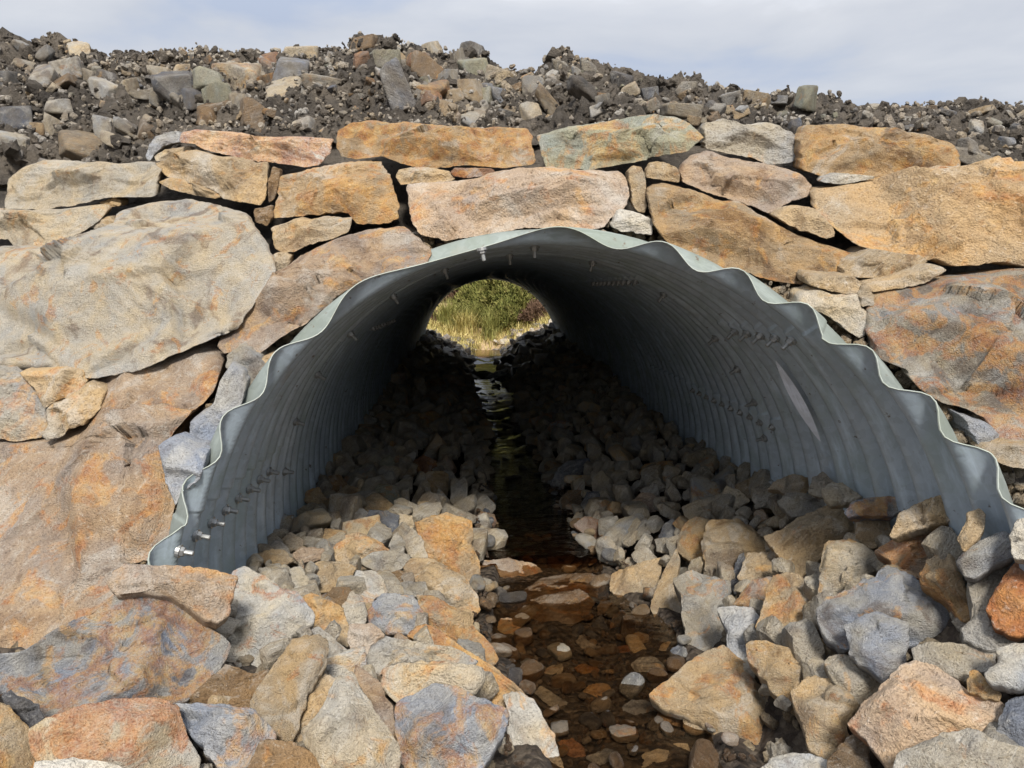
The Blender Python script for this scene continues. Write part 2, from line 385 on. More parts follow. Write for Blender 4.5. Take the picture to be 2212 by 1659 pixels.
# ---------------------------------------------------------------- the corrugated culvert
NTH = 400
th = np.radians(np.linspace(-158, 158, NTH))          # 0 = crown, positive to the right
def rim_y(t):
    c, s = np.cos(t), np.sin(t)
    y = wallY(PX0 + PR * s, PZC + PR * c)
    return np.maximum(y, 1.9) - 0.03
YC = rim_y(th)
SEAMS = [(-76, 1.9, 4.35), (-50, 4.35, 7.4), (42, 1.9, 4.1), (69, 4.1, 7.4), (24, 4.35, 7.4), (-95, 7.4, 11), (60, 7.4, 11)]
def corr(y):
    return AMP * np.sin(2 * np.pi * y / PITCHW + 0.6)
def rad(t, y):
    r = PR + corr(y)
    d = np.degrees(t)
    for a, y0, y1 in SEAMS:                            # lapped plate edges: a step of a sheet's thickness
        on = (y > y0) & (y < y1)
        k = np.clip((d - a) / 0.22, 0, 1) * np.clip(1 - (d - a) / 16.0, 0, 1)
        if a < 0:
            k = np.clip((a + 1.6 - d) / -0.22 + 1, 0, 1) * np.clip(1 - (d - a) / 16.0, 0, 1) * (d > a)
        r = r - 0.009 * k * on
    for y0 in (4.35, 7.4, 11.0, 14.0):                 # ring joints
        r = r - 0.006 * np.clip(1 - np.abs(y - y0 - 0.09) / 0.09, 0, 1) ** 0.3
    return r
# finer angles round the seams
extra = np.radians(np.array([a + q for a, _, _ in SEAMS for q in (0.02, 0.26, 1.4, 1.62)]))
th = np.sort(np.concatenate([th, extra])); NTH = len(th); YC = rim_y(th)
rows = np.concatenate([np.arange(0, 4.0, 0.0145), np.arange(4.0, 14.2, 0.027)]); rows = rows / rows[-1]
def shell(rowlist, dr):
    V = []
    for s in rowlist:
        y = YC + (YFAR - YC) * s
        r = rad(th, y) + dr
        V.append(np.stack([PX0 + r * np.sin(th), y, PZC + r * np.cos(th)], 1))
    return np.concatenate(V)
culvert = bpy.data.objects.new('culvert', None); COL.objects.link(culvert); culvert.location = (PX0, 3.0, PZC - PR)
tag(culvert, 'big corrugated galvanised steel culvert pipe through the earth bank', 'culvert')
bpy.context.view_layer.update()
def child(name, me, mat, par):
    o = obj(name, me, mat); o.parent = par; o.matrix_parent_inverse = par.matrix_world.inverted(); return o
TK = 0.0065
Vi = shell(rows, 0.0)
pipe = child('pipe_wall', mesh('pipe_wall', Vi, grid_faces(len(rows), NTH)), M_METAL, culvert)
ro = rows[rows < 0.075]
Vo = shell(ro, TK)
child('outer_skin', mesh('outer_skin', Vo, grid_faces(len(ro), NTH)), M_SKIN, culvert)
# cut edge: a rounded bead between the two skins
edge = []
for k in range(7):
    a = math.pi * k / 6
    y = YC - 0.006 * math.sin(a); r = rad(th, YC) + TK * (1 - math.cos(a)) / 2
    edge.append(np.stack([PX0 + r * np.sin(th), y, PZC + r * np.cos(th)], 1))
child('cut_rim', mesh('cut_rim', np.concatenate(edge), grid_faces(7, NTH)), M_RIM, culvert)

def bolt_mesh(nut=0.019, nh=0.018, sh=0.010, sl=0.030):
    V, Q, T = [], [], []
    def prism(n, r0, r1, z0, z1, a0=0.0):
        b = len(V)
        for z, r in ((z0, r0), (z1, r1)):
            for k in range(n):
                V.append((r * math.cos(a0 + 2 * math.pi * k / n), r * math.sin(a0 + 2 * math.pi * k / n), z))
        for k in range(n):
            Q.append((b + k, b + (k + 1) % n, b + n + (k + 1) % n, b + n + k))
        c = len(V); V.append((0, 0, z1))
        for k in range(n):
            T.append((b + n + k, b + n + (k + 1) % n, c))
    prism(14, nut * 1.35, nut * 1.35, -0.01, 0.003)
    prism(6, nut, nut, 0.003, nh * 0.8); prism(6, nut, nut * 0.85, nh * 0.8, nh)
    prism(10, sh, sh, nh, nh + sl); prism(10, sh, sh * 0.8, nh + sl, nh + sl + 0.003)
    return mesh('bolt', V, Q, T, smooth=False)
BM = bolt_mesh(); BM.materials.append(M_BOLT)
BH = bolt_mesh(0.017, 0.013, 0.009, 0.008); BH.materials.append(M_BOLT)
def put_bolt(deg, y, me):
    t = math.radians(deg)
    r = float(rad(np.array([t]), np.array([y]))[0])
    o = bpy.data.objects.new('bolt', me); COL.objects.link(o)
    n = Vector((-math.sin(t), 0, -math.cos(t)))
    o.parent = culvert; o.matrix_parent_inverse = culvert.matrix_world.inverted()
    o.rotation_euler = n.to_track_quat('Z', 'Y').to_euler()
    o.rotation_euler.rotate_axis('Z', random.random())
    o.location = Vector((PX0 + r * math.sin(t), y, PZC + r * math.cos(t)))
    return o
random.seed(3)
crest0 = (0.75 - 0.6 / (2 * math.pi)) * PITCHW         # y of the inward crests (smallest radius)
def seam_row(deg, y0, y1, short=False):
    k = math.ceil((y0 - crest0) / PITCHW)
    while crest0 + k * PITCHW < y1:
        y = crest0 + k * PITCHW
        put_bolt(deg + 0.1 * random.uniform(-1, 1), y, BH if short else BM)
        put_bolt(deg - 1.6 if deg < 0 else deg + 1.6, y + PITCHW / 2, BH)
        k += 1
seam_row(-78.5, 2.74, 4.2); seam_row(44, 3.02, 4.05); seam_row(71, 4.15, 5.9, True); seam_row(-48, 5.6, 7.3, True); seam_row(26, 4.5, 6.4, True)
for d in (-93, -82, -70, -58, -46, -33, -20, -5, 14, 32, 48, 57, 66, 75, 86, 93):
    yy = crest0 + math.ceil((4.38 - crest0) / PITCHW) * PITCHW
    put_bolt(d, yy, BM)
for d in (-5, 5): put_bolt(d - 6.5, 3.62 + 0.02 * d, BM)
for d in range(-85, 100, 17):
    put_bolt(d, crest0 + math.ceil((16.2 - crest0) / PITCHW) * PITCHW, BM)

# sliver of lapped plate on the right wall; caught light painted as pale steel
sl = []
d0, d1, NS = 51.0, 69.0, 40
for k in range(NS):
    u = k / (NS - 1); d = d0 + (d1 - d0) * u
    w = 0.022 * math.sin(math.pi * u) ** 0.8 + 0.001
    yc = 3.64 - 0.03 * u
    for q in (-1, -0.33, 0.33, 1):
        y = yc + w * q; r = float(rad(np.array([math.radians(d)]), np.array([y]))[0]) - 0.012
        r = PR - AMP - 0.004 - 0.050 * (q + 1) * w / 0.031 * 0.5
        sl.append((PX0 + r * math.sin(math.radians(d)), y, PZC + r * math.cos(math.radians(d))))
child('lap_glint', mesh('lap_glint', sl, grid_faces(NS, 4)), M_LAP_GLINT, culvert)

# ---------------------------------------------------------------- earth behind the wall stones, and the bank on top
TOPX = [-700, 0, 340, 400, 720, 1150, 1430, 1520, 1730, 2070, 2212, 2900]
TOPY = [400, 372, 345, 305, 275, 280, 262, 270, 285, 335, 350, 370]
top_pts = [on_wall(a, b) for a, b in zip(TOPX, TOPY)]
TX = [p.x for p in top_pts]; TZ = [p.z for p in top_pts]
def ztop(X):
    return np.interp(X, TX, TZ)
BACK = 0.46
V = []
tb = np.radians(np.linspace(-150, 150, 161)); NR = 40
for t in tb:
    s, c = math.sin(t), math.cos(t)
    r1 = 7.0
    if c > 0:
        for r in np.linspace(PR + 0.1, 7, 200):
            if PZC + r * c > ztop(PX0 + r * s) - 0.03:
                r1 = r; break
    for k in range(NR):
        r = PR + 0.035 + (r1 - PR - 0.035) * k / (NR - 1)
        X, z = PX0 + r * s, PZC + r * c
        V.append((X, max(wallY(X, z), 1.2) + BACK - (0.13 if k < 2 else 0), z))
V = np.array(V); V[:, 1] += 0.05 * fbm(V * 4, 4)
backfill = obj('earth_backfill', mesh('earth_backfill', V, grid_faces(len(tb), NR)), M_SOIL); tag(backfill, kind='structure')

CRX = [-3000, -900, 0, 60, 130, 200, 330, 400, 460, 540, 620, 700, 790, 860, 930, 1010, 1100, 1160, 1210, 1260, 1330, 1400, 1500, 1600, 1740, 1900, 2080, 2212, 3000, 6000]
CRY = [60, 50, 58, 76, 74, 90, 100, 104, 104, 108, 116, 108, 98, 106, 108, 110, 134, 134, 126, 146, 160, 172, 205, 216, 230, 238, 244, 242, 250, 260]
def crest_depth(x):
    return np.interp(x, [-900, 0, 700, 1300, 2212, 3000], [7.4, 7.0, 6.3, 6.3, 6.9, 7.4])
cols = np.concatenate([np.linspace(-3000, -260, 30), np.arange(-250, 2470, 7.0), np.linspace(2480, 5200, 30)])
NB = 90
Vb = []
for x in cols:
    y0 = np.interp(x, TOPX, TOPY); a = on_wall(x, float(y0) + 14, 0.34)
    yc = float(np.interp(x, CRX, CRY)) + 7; b = at(x, yc, float(crest_depth(x)))
    for k in range(NB):
        u = k / (NB - 1); p = a.lerp(b, u)
        p.z += 0.10 * math.sin(math.pi * u)
        Vb.append(p[:])
    for k, (dy, dz) in enumerate(((0.7, -.02), (2.5, -.1), (6.0, -.15), (9.5, -1.2))):
        Vb.append((b.x * (1 + dy * 0.03), b.y + dy, b.z + dz))
Vb = np.array(Vb); NBB = NB + 4
q = grid_faces(len(cols), NBB)
nz = 0.085 * fbm(Vb * 2.6, 3) + 0.075 * np.abs(fbm(Vb * 8.0 + 5, 3)) + 0.028 * fbm(Vb * 24, 3)
fade = np.ones(len(Vb)).reshape(len(cols), NBB); fade[:, :3] = (0.2, 0.5, 0.8)
nz = nz * fade.ravel() - 0.05
Vb[:, 2] += nz * 0.9; Vb[:, 1] -= nz * 0.45
bank = obj('earth_bank', mesh('earth_bank', Vb, q, smooth=True), M_SOIL); tag(bank, kind='structure')
bank_tree = BVHTree.FromPolygons([tuple(v) for v in Vb], [tuple(int(i) for i in f) for f in q])

# ---------------------------------------------------------------- angular rocks
def ico(sub):
    import bmesh
    bm = bmesh.new(); bmesh.ops.create_icosphere(bm, subdivisions=sub, radius=1.0)
    v = np.array([a.co[:] for a in bm.verts]); f = np.array([[q.index for q in a.verts] for a in bm.faces]); bm.free()
    return v, f
ICO = {k: ico(k) for k in (1, 2, 3, 4)}
def rock_shape(seed, sub=3, rough=0.05, flat=0.6, planes=13):
    g = np.random.default_rng(seed)
    d, f = ICO[sub]
    A = np.eye(3) + g.normal(0, 0.20, (3, 3)); A /= np.linalg.norm(A, axis=1)[:, None]
    n = np.concatenate([A, -A + g.normal(0, 0.16, (3, 3))]); n /= np.linalg.norm(n, axis=1)[:, None]
    half = np.array([0.95, 0.72, flat]); off = np.concatenate([half, half]) * g.uniform(0.82, 1.1, 6)
    ch = g.choice([-1.0, 1.0], (planes, 3)) * g.uniform(0.25, 1.0, (planes, 3)); ch /= np.linalg.norm(ch, axis=1)[:, None]
    sup = (np.abs(ch) * half).sum(1)                       # how far the block's corner reaches along the chip
    n = np.concatenate([n, ch]); off = np.concatenate([off, sup * g.uniform(0.62, 0.92, planes)])
    dn = d @ n.T
    with np.errstate(divide='ignore'):
        rr = np.where(dn > 0.02, off / np.maximum(dn, 0.02), 9)
    r = np.minimum(rr.min(1), 1.4)
    v = d * r[:, None]
    v = v + d * (rough * fbm(v * 2.3 + seed, 4) + rough * 0.4 * fbm(v * np.array([6, 6, 14.]) + seed, 3))[:, None]
    return v, f
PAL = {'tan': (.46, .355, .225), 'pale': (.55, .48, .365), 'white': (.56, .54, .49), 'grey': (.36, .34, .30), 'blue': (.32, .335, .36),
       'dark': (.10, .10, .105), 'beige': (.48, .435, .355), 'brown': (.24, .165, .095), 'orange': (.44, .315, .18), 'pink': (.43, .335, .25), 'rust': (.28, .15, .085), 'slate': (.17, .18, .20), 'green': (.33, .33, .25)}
# ---------------------------------------------------------------- stones with a traced outline
def parse(txt):
    for ln in txt.strip().splitlines():
        ln = ln.strip()
        if not ln or ln[0] == '#':
            continue
        a = [q.strip() for q in ln.split(';')]
        opt = {}
        if len(a) > 4 and a[4]:
            for kv in a[4].split():
                k, v = kv.split('='); opt[k] = [float(w) for w in v.split(',')]
        pts = [tuple(float(w) for w in q.split(',')) for q in a[3].split()]
        yield a[0], a[1], float(a[2]), pts, opt

def outline_stone(name, pts, P0, n, seed, thick, front, col, rust, opt, mat=None, bdir=None):
    """A rock whose outline faces the normal n: chipped front faces with ridges, real thickness behind."""
    g = np.random.default_rng(seed)
    n = n.normalized(); e1 = Vector((0, 0, 1)).cross(n)
    e1 = e1.normalized(); e2 = n.cross(e1)
    def proj(x, y):
        r = ray(x, y); s = P0.dot(n) / r.dot(n); q = r * s - P0
        return (q.dot(e1), q.dot(e2))
    C = np.array([proj(*p) for p in pts])
    area = 0.5 * np.sum(C[:, 0] * np.roll(C[:, 1], -1) - np.roll(C[:, 0], -1) * C[:, 1])
    if area < 0:
        C = C[::-1]; area = -area
    M = len(C); size = math.sqrt(area)
    span = C.max(0) - C.min(0); small = max(0.35 * size, min(area / max(span), size))
    # centroid
    x, y = C[:, 0], C[:, 1]; x2, y2 = np.roll(x, -1), np.roll(y, -1); cr = x * y2 - x2 * y
    cen = np.array([np.sum((x + x2) * cr), np.sum((y + y2) * cr)]) / (6 * area)
    if 'c' in opt:
        cen = np.array(proj(*opt['c'][:2]))
    # corner-cut outline, then resample
    A = C; B = np.roll(C, -1, 0)
    k = 0.055
    L = np.stack([A * (1 - k) + B * k, A * k + B * (1 - k)], 1).reshape(-1, 2)
    seg = np.linalg.norm(np.roll(L, -1, 0) - L, axis=1); cum = np.concatenate([[0], np.cumsum(seg)])
    N = int(np.clip(cum[-1] / 0.0075, 44, 230)); K = int(np.clip(size / 0.017, 9, 42))
    u = np.linspace(0, cum[-1], N, endpoint=False)
    Lc = np.concatenate([L, L[:1]])
    O = np.stack([np.interp(u, cum, Lc[:, 0]), np.interp(u, cum, Lc[:, 1])], 1)
    tz = np.full((N, 1), seed * 1.37)
    jit = 0.020 * size * fbm(np.concatenate([O * 4.0 / size, tz], 1), 4) + 0.004 * fbm(np.concatenate([O * 60, tz], 1), 2)
    dirs = O - cen; dirs /= np.linalg.norm(dirs, axis=1)[:, None]
    O = O + dirs * (jit + opt.get('grow', [0.012])[0] * size)[:, None]
    rk = np.linspace(0, 1, K + 1)[1:]; rk = 1 - (1 - rk) ** 1.25
    pts2 = cen + rk[:, None, None] * (O - cen)[None]
    Pf = np.concatenate([[cen], pts2.reshape(-1, 2)])
    # edge chamfers
    h = np.full(len(Pf), 1e9)
    dall = np.full(len(Pf), 1e9)
    ed = B - A; el = np.linalg.norm(ed, axis=1)
    up = -(ed[:, 0] / np.maximum(el, 1e-9))            # outward normal's upward component for a CCW polygon: -dx/len
    for i in range(M):
        w = Pf - A[i]; t = np.clip((w @ ed[i]) / max(el[i] ** 2, 1e-12), 0, 1)
        d = np.linalg.norm(w - t[:, None] * ed[i], axis=1)
        s = g.uniform(0.55, 1.9) if up[i] > 0.3 else g.uniform(0.9, 2.6)
        h = np.minimum(h, d * s); dall = np.minimum(dall, d)
    T = opt.get('f', [front])[0] * small
    caps = []
    if 'ridge' in opt:
        q = opt['ridge']; a = np.array(proj(q[0], q[1])); b = np.array(proj(q[2], q[3]))
        t = (b - a) / np.linalg.norm(b - a); nn = np.array([-t[1], t[0]])
        if nn[1] < 0 or (abs(nn[1]) < 1e-3 and nn[0] < 0): nn = -nn
        d = (Pf - a) @ nn
        caps += [T * 1.5 - q[4] * d, T * 1.5 + q[5] * opt.get('steep', [1])[0] * d]
    else:
        a0 = g.uniform(-0.5, 0.5)
        for j in range(int(g.integers(2, 5))):
            an = math.pi / 2 + a0 + j * math.pi * (0.75 + 0.5 * g.random()); sl = g.uniform(0.15, 0.62)
            dvec = np.array([math.cos(an), math.sin(an)])
            pc = cen + g.uniform(-0.18, 0.18, 2) * span
            caps.append(T * g.uniform(0.85, 1.2) - sl * ((Pf - pc) @ dvec))
    for j in range(int(np.clip(size / 0.035, 3, 12))):           # chipped corners
        an = g.uniform(0, 6.28); dvec = np.array([math.cos(an), math.sin(an)])
        pc = cen + dvec * span * g.uniform(0.10, 0.42)
        caps.append(T * g.uniform(0.75, 1.15) - g.uniform(0.3, 1.1) * ((Pf - pc) @ dvec))
    for cpl in caps:
        h = np.minimum(h, cpl)
    h = np.maximum(h, -0.04 * small)
    e3 = np.concatenate([Pf, np.full((len(Pf), 1), seed * 3.1)], 1)
    tap = np.clip(dall / (0.10 * size), 0.12, 1)
    fa = g.uniform(-0.5, 0.5) + (opt['fol'][0] if 'fol' in opt else 0)
    ca, sa = math.cos(fa), math.sin(fa)
    fol = np.stack([e3[:, 0] * ca + e3[:, 1] * sa, (-e3[:, 0] * sa + e3[:, 1] * ca) * 4.5, e3[:, 2]], 1)
    h = h + tap * (0.015 * min(size, 0.4) * fbm(e3 * 3.5 / size, 4) + 0.0045 * min(1, size / 0.25) * ridged(fol * 9, 3) + 0.0042 * fbm(e3 * 50, 3))
    # flat fracture facets
    ns = int(np.clip(size / 0.03, 5, 26))
    sdp = cen + g.uniform(-0.6, 0.6, (ns, 2)) * span
    wob = Pf + 0.045 * size * np.stack([fbm(e3 * 5 / size + 3, 3), fbm(e3 * 5 / size + 71, 3)], 1)
    dd = ((wob[:, None, :] - sdp[None]) ** 2 * np.array([0.7, 1.4])).sum(2); nn_ = dd.argmin(1)
    sl_ = g.normal(0, 0.11, (ns, 2)); of_ = g.normal(0, 0.010 * size, ns)
    h = h + tap * ((Pf - sdp[nn_]) * sl_[nn_]).sum(1) + tap * of_[nn_]
    # flaked steps
    stp = vnoise(e3 * 3.2 / size + 40); h = h + tap * 0.010 * min(size, 0.5) * np.tanh(stp * 18)
    bd = bdir if bdir is not None else -n
    W3 = lambda P, hh: np.outer(P[:, 0], e1) + np.outer(P[:, 1], e2) + np.outer(hh, n)
    Vf = W3(Pf, h)
    back = []
    for r, dp in ((0.99, 0.18), (0.93, 0.5), (0.80, 0.8), (0.5, 1.0)):
        Pb = cen + r * (O - cen)
        back.append(W3(Pb, 0.03 * size * fbm(np.concatenate([Pb * 3 / size, np.full((N, 1), dp * 5 + seed)], 1), 2)) + np.array(bd) * thick * dp)
    cb = W3(cen[None], np.zeros(1)) + np.array(bd) * thick * 1.03
    V = np.concatenate([Vf] + back + [cb])
    idx = lambda ring: 1 + ring * N + np.arange(N)
    tris = [np.stack([np.zeros(N, int), idx(0), np.roll(idx(0), -1)], 1)]
    quads = []
    for r in range(K + 3):
        a, b2 = idx(r), idx(r + 1)
        quads.append(np.stack([a, b2, np.roll(b2, -1), np.roll(a, -1)], 1))
    last = idx(K + 3)
    tris.append(np.stack([last, np.full(N, len(V) - 1), np.roll(last, -1)], 1))
    me = mesh(name, V, np.concatenate(quads), np.concatenate(tris))
    o = obj(name, me, mat or M_ROCK)
    o.location = P0
    dcol = g.uniform(0.9, 1.1)
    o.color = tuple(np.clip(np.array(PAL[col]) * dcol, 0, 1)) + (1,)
    o['rust'] = rust; o['sz'] = 1.0; o['red'] = opt.get('red', [g.uniform(0, 0.3)])[0]
    return o, size
# label; colour; rust; outline in the photograph; options
WALL = '''
pale flat-topped slab, leftmost stone of the facing wall's top course; pale; .2; 6,425 12,384 31,365 84,348 200,349 328,350 345,365 331,423 225,425 125,448 75,451 9,446; ridge=20,408,335,362,.9,1.3 b=-.06
pale layered wedge stone under the flat-topped slab at the wall's left end; pale; .3; -180,453 31,450 125,451 225,440 231,450 216,475 166,506 144,521 66,534 28,532 16,518 -180,514; ridge=0,490,225,450,.3,1.2
tiny flat stone chinked under the right end of the flat-topped slab; tan; .2; 214,437 250,425 261,434 258,446 233,447
small tan wedge tucked against the upper left edge of the huge grey boulder; tan; .2; 192,490 212,471 237,467 250,481 237,491 206,494
huge rounded grey-beige boulder, largest stone left of the culvert; beige; .36; -70,537 72,534 137,525 169,503 187,490 231,484 244,446 300,428 394,425 462,429 537,450 556,471 587,525 595,581 584,600 528,665 512,700 431,731 359,765 290,796 190,811 100,800 -70,790; ridge=0,606,260,752,.06,.9 b=-.14 f=.13
mottled grey and rust boulder cut by the photo's left edge below the huge grey boulder; grey; .55; -180,793 19,797 62,828 94,881 100,921 91,943 37,951 -180,951; b=-.07
small bright tan block wedged beneath the huge grey boulder at far left; tan; .5; 41,804 137,796 175,801 183,828 162,850 94,881 69,837; ridge=45,815,180,806,.2,.8 b=-.05
split brown-grey stone under the small bright tan block at left; tan; .3; 97,881 137,865 184,829 216,840 222,850 216,881 187,918 147,928 134,942 103,952 88,943 100,921; b=-.02
huge flat rust-brown slab standing left of the culvert mouth; pink; .42; -180,955 88,952 137,943 187,921 222,859 219,837 190,812 290,795 375,768 415,752 447,765 469,796 462,828 437,859 415,890 380,930 360,955 352,1000 366,1047 369,1093 359,1140 353,1187 325,1218 260,1215 245,1245 249,1284 223,1301 172,1327 129,1356 54,1402 -180,1410; ridge=-10,1200,360,1000,.05,.10 t=.8 b=.04 c=300,965 f=.06 red=.35
long blue-grey stone leaning along the culvert's left rim; blue; .05; 497,787 519,801 528,828 525,859 512,890 481,921 469,950 444,973 431,980 400,959 409,934 409,912 447,890 462,865 475,818; c=462,895 b=-.08
grey angular block above the long blue-grey stone by the left rim; grey; .15; 519,745 544,759 578,796 566,821 528,862 520,830 515,800 485,795 490,765; ridge=495,790,560,775,.3,1.0 b=-.03
blue-grey square stone below the long blue-grey one by the left rim; blue; .1; 341,962 366,954 406,971 441,984 441,996 431,1034 416,1047 391,1065 378,1093 366,1065 356,1043 353,1015; ridge=352,1015,432,1020,.1,1.2 b=-.09
long pink-tan slab sloping up along the upper left culvert rim; pink; .38; 462,745 518,696 534,666 586,597 627,570 682,537 731,515 780,499 862,485 884,493 909,512 936,540 920,564 893,578 846,597 791,616 742,641 687,676 649,701 600,731 555,765 530,758 480,762; c=700,610 ridge=480,760,935,555,.06,.9 b=-.01
tan wedge stone between the huge grey boulder and the orange square block; tan; .25; 583,491 636,473 671,477 698,467 737,473 759,471 760,482 753,501 709,518 666,529 636,543 611,545 592,540 586,515; ridge=590,510,755,490,.3,.7
small tan chock at the right edge of the huge grey boulder; tan; .2; 590,548 614,545 627,553 625,570 608,588 592,590
orange-tan square block left of the long central lintel stone; orange; .5; 590,455 592,411 603,376 641,368 693,357 742,348 786,344 819,348 841,376 854,403 865,450 862,469 846,480 808,484 769,480 753,463 589,469; ridge=590,420,860,420,.08,.12
flat yellow-tan block right of the flat-topped slab; tan; .35; 331,350 362,346 416,325 453,334 500,340 550,351 575,348 578,359 572,428 562,443 531,437 480,428 470,415 400,392 356,380 345,367; ridge=340,362,575,400,.1,.25
thin tan sliver under the flat yellow-tan block; tan; .3; 339,393 369,382 406,390 469,415 478,425 469,430 416,421 369,409; t=.2
small pale flat stone on top of the flat yellow-tan block; pale; .1; 331,337 353,323 409,315 416,325 403,337 362,346 337,348; ridge=335,342,412,322,.5,.8
rough blue-grey stone behind the left end of the orange-red capstone; blue; .1; 313,338 323,309 337,292 383,281 392,306 352,316 332,334 321,350
orange-red and white capstone, left of the widest orange capstone; white; .95; 385,306 390,285 422,278 520,288 538,294 654,295 717,299 714,327 693,355 661,360 598,352 538,346 489,334 439,323 418,309; ridge=390,296,712,330,.1,.5 red=.55
widest orange-yellow capstone in the middle of the wall's top course; orange; .68; 719,299 726,278 758,260 789,260 846,262 874,258 916,267 972,272 1025,276 1071,272 1141,278 1153,292 1155,350 1092,362 1007,355 920,362 867,352 825,334 761,343 733,336 723,320; ridge=725,325,1150,340,.08,1.2
grey-green capstone with yellow lichen stains right of the widest orange one; green; .5; 1158,291 1184,287 1217,279 1326,257 1424,242 1463,249 1490,262 1520,295 1510,305 1485,325 1446,334 1367,350 1271,365 1178,362 1165,325; ridge=1165,345,1505,310,.08,1.3
dark grey layered capstone right of the grey-green capstone; grey; .15; 1520,278 1525,264 1564,253 1585,257 1603,265 1677,265 1708,281 1729,302 1722,344 1712,351 1662,355 1624,341 1568,330 1522,320; ridge=1520,285,1725,310,.9,.9
pinkish tan slab sloping down to the right under the dark grey capstone; pink; .25; 1471,373 1480,355 1504,334 1536,327 1582,337 1680,358 1726,373 1757,397 1752,422 1708,436 1680,455 1662,459 1631,446 1582,431 1522,411 1476,390; ridge=1480,375,1690,425,.35,.9
broad brown-orange capstone at the right end of the top course; orange; .48; 1733,337 1729,299 1747,267 1786,265 1835,267 1902,274 1961,285 1997,285 2060,306 2074,327 2077,358 2032,362 1940,381 1873,380 1821,373 1772,380 1733,365; ridge=1735,340,2075,345,.12,.7
thin sliver under the broad brown-orange capstone; grey; .25; 1775,394 1782,383 1814,373 1891,380 1888,386 1814,398; t=.15
very big rust-yellow boulder at the wall's upper right edge; orange; .45; 1756,415 1761,401 1803,395 1891,381 1997,373 2081,362 2400,342 2400,570 2108,579 2047,579 2006,565 1966,550 1895,535 1841,517 1807,496 1768,464 1757,436; ridge=1760,420,2225,480,.08,.25 b=-.05
long brown and orange slab sloping along the upper right culvert rim; orange; .45; 1396,405 1408,395 1435,395 1490,405 1545,432 1600,440 1654,470 1690,490 1730,510 1857,550 1822,570 1822,590 1750,594 1736,612 1690,610 1627,592 1567,578 1517,555 1463,536 1435,511 1419,489 1405,450; ridge=1400,480,1830,592,.1,.8
narrow upright tan stone right of the long central lintel stone; tan; .1; 1359,369 1370,358 1386,361 1394,380 1398,446 1392,462 1378,459 1367,440 1362,402
small tan block above the narrow upright tan stone's right side; tan; .15; 1396,372 1408,349 1435,349 1463,361 1470,380 1468,394 1422,388 1396,383
long central lintel stone, pinkish over dark brown, above the culvert crown; pink; .35; 871,400 939,398 1024,387 1123,367 1189,363 1271,370 1318,372 1342,369 1353,380 1362,418 1353,446 1331,457 1312,489 1244,498 1189,489 1135,489 1080,498 955,521 901,504 884,477 876,428; ridge=900,470,1310,408,.12,.75 c=1110,440
flat tan chock stone below the widest orange capstone's left half; tan; .3; 853,381 860,365 912,359 969,370 981,381 980,390 923,395 862,399; ridge=855,385,980,383,.5,.9
small rusty chock stone below the middle of the widest orange capstone; rust; .5; 972,370 983,362 1065,364 1070,373 1043,381 1005,385 979,381
small pale grey block at the right end of the long central lintel stone; white; .2; 1319,489 1334,457 1345,452 1375,458 1414,476 1409,508 1375,504 1342,500; ridge=1322,480,1412,485,.4,.5
split tan stone beneath the very big rust-yellow boulder; tan; .2; 1822,582 1847,559 1888,537 1966,550 1986,550 2006,562 1996,575 1929,599 1857,599 1827,596
long thin tan stone beneath the split tan stone on the right; tan; .15; 1878,616 1945,599 1996,575 2027,572 2047,582 2037,592 1996,613 1945,623 1884,631 1874,626
small upright tan chock left of the dark rust-streaked boulder; tan; .1; 1856,640 1868,620 1878,618 1888,633 1888,660 1864,663
flat tan stone above the pale yellowish block on the right rim; tan; .1; 1742,599 1749,591 1844,597 1861,609 1857,633 1824,635 1783,626 1746,616
pale yellowish block resting on the upper right culvert rim; pale; .25; 1724,643 1732,630 1776,626 1797,636 1827,635 1854,636 1864,664 1881,680 1878,718 1857,731 1837,718 1810,694 1776,677 1725,666
tan pointed stone left of the very big rust-yellow boulder; tan; .2; 1677,468 1698,450 1726,445 1761,450 1800,489 1803,510 1786,517 1733,499 1705,485
huge dark boulder with rust streaks right of the culvert; grey; .58; 1895,633 1952,623 1993,614 2081,592 2400,568 2400,975 2176,955 2155,928 2132,897 2081,880 2030,867 2006,850 1986,833 1952,796 1925,782 1895,768 1888,741 1881,721 1885,667; ridge=1890,720,2225,780,.06,.15 b=-.02 f=.10 red=.35
blue-grey stone low on the right rim under the dark rust-streaked boulder; blue; .05; 2081,900 2108,907 2142,921 2166,945 2162,958 2138,985 2128,982 2094,924
grey-tan stone at the photo's right edge on the lower right rim; tan; .15; 2138,988 2149,972 2176,961 2400,968 2400,1035 2182,1009
dark stone set deep in the gap left of the orange square block; brown; .1; 548,452 585,443 590,470 575,490 550,478
narrow dark stone in the joint left of the orange square block; brown; .15; 577,400 588,360 603,363 602,385 592,430 580,437
small tan chip in the gap below the long pink-tan slab; tan; .2; 560,776 598,764 610,778 582,792
'''
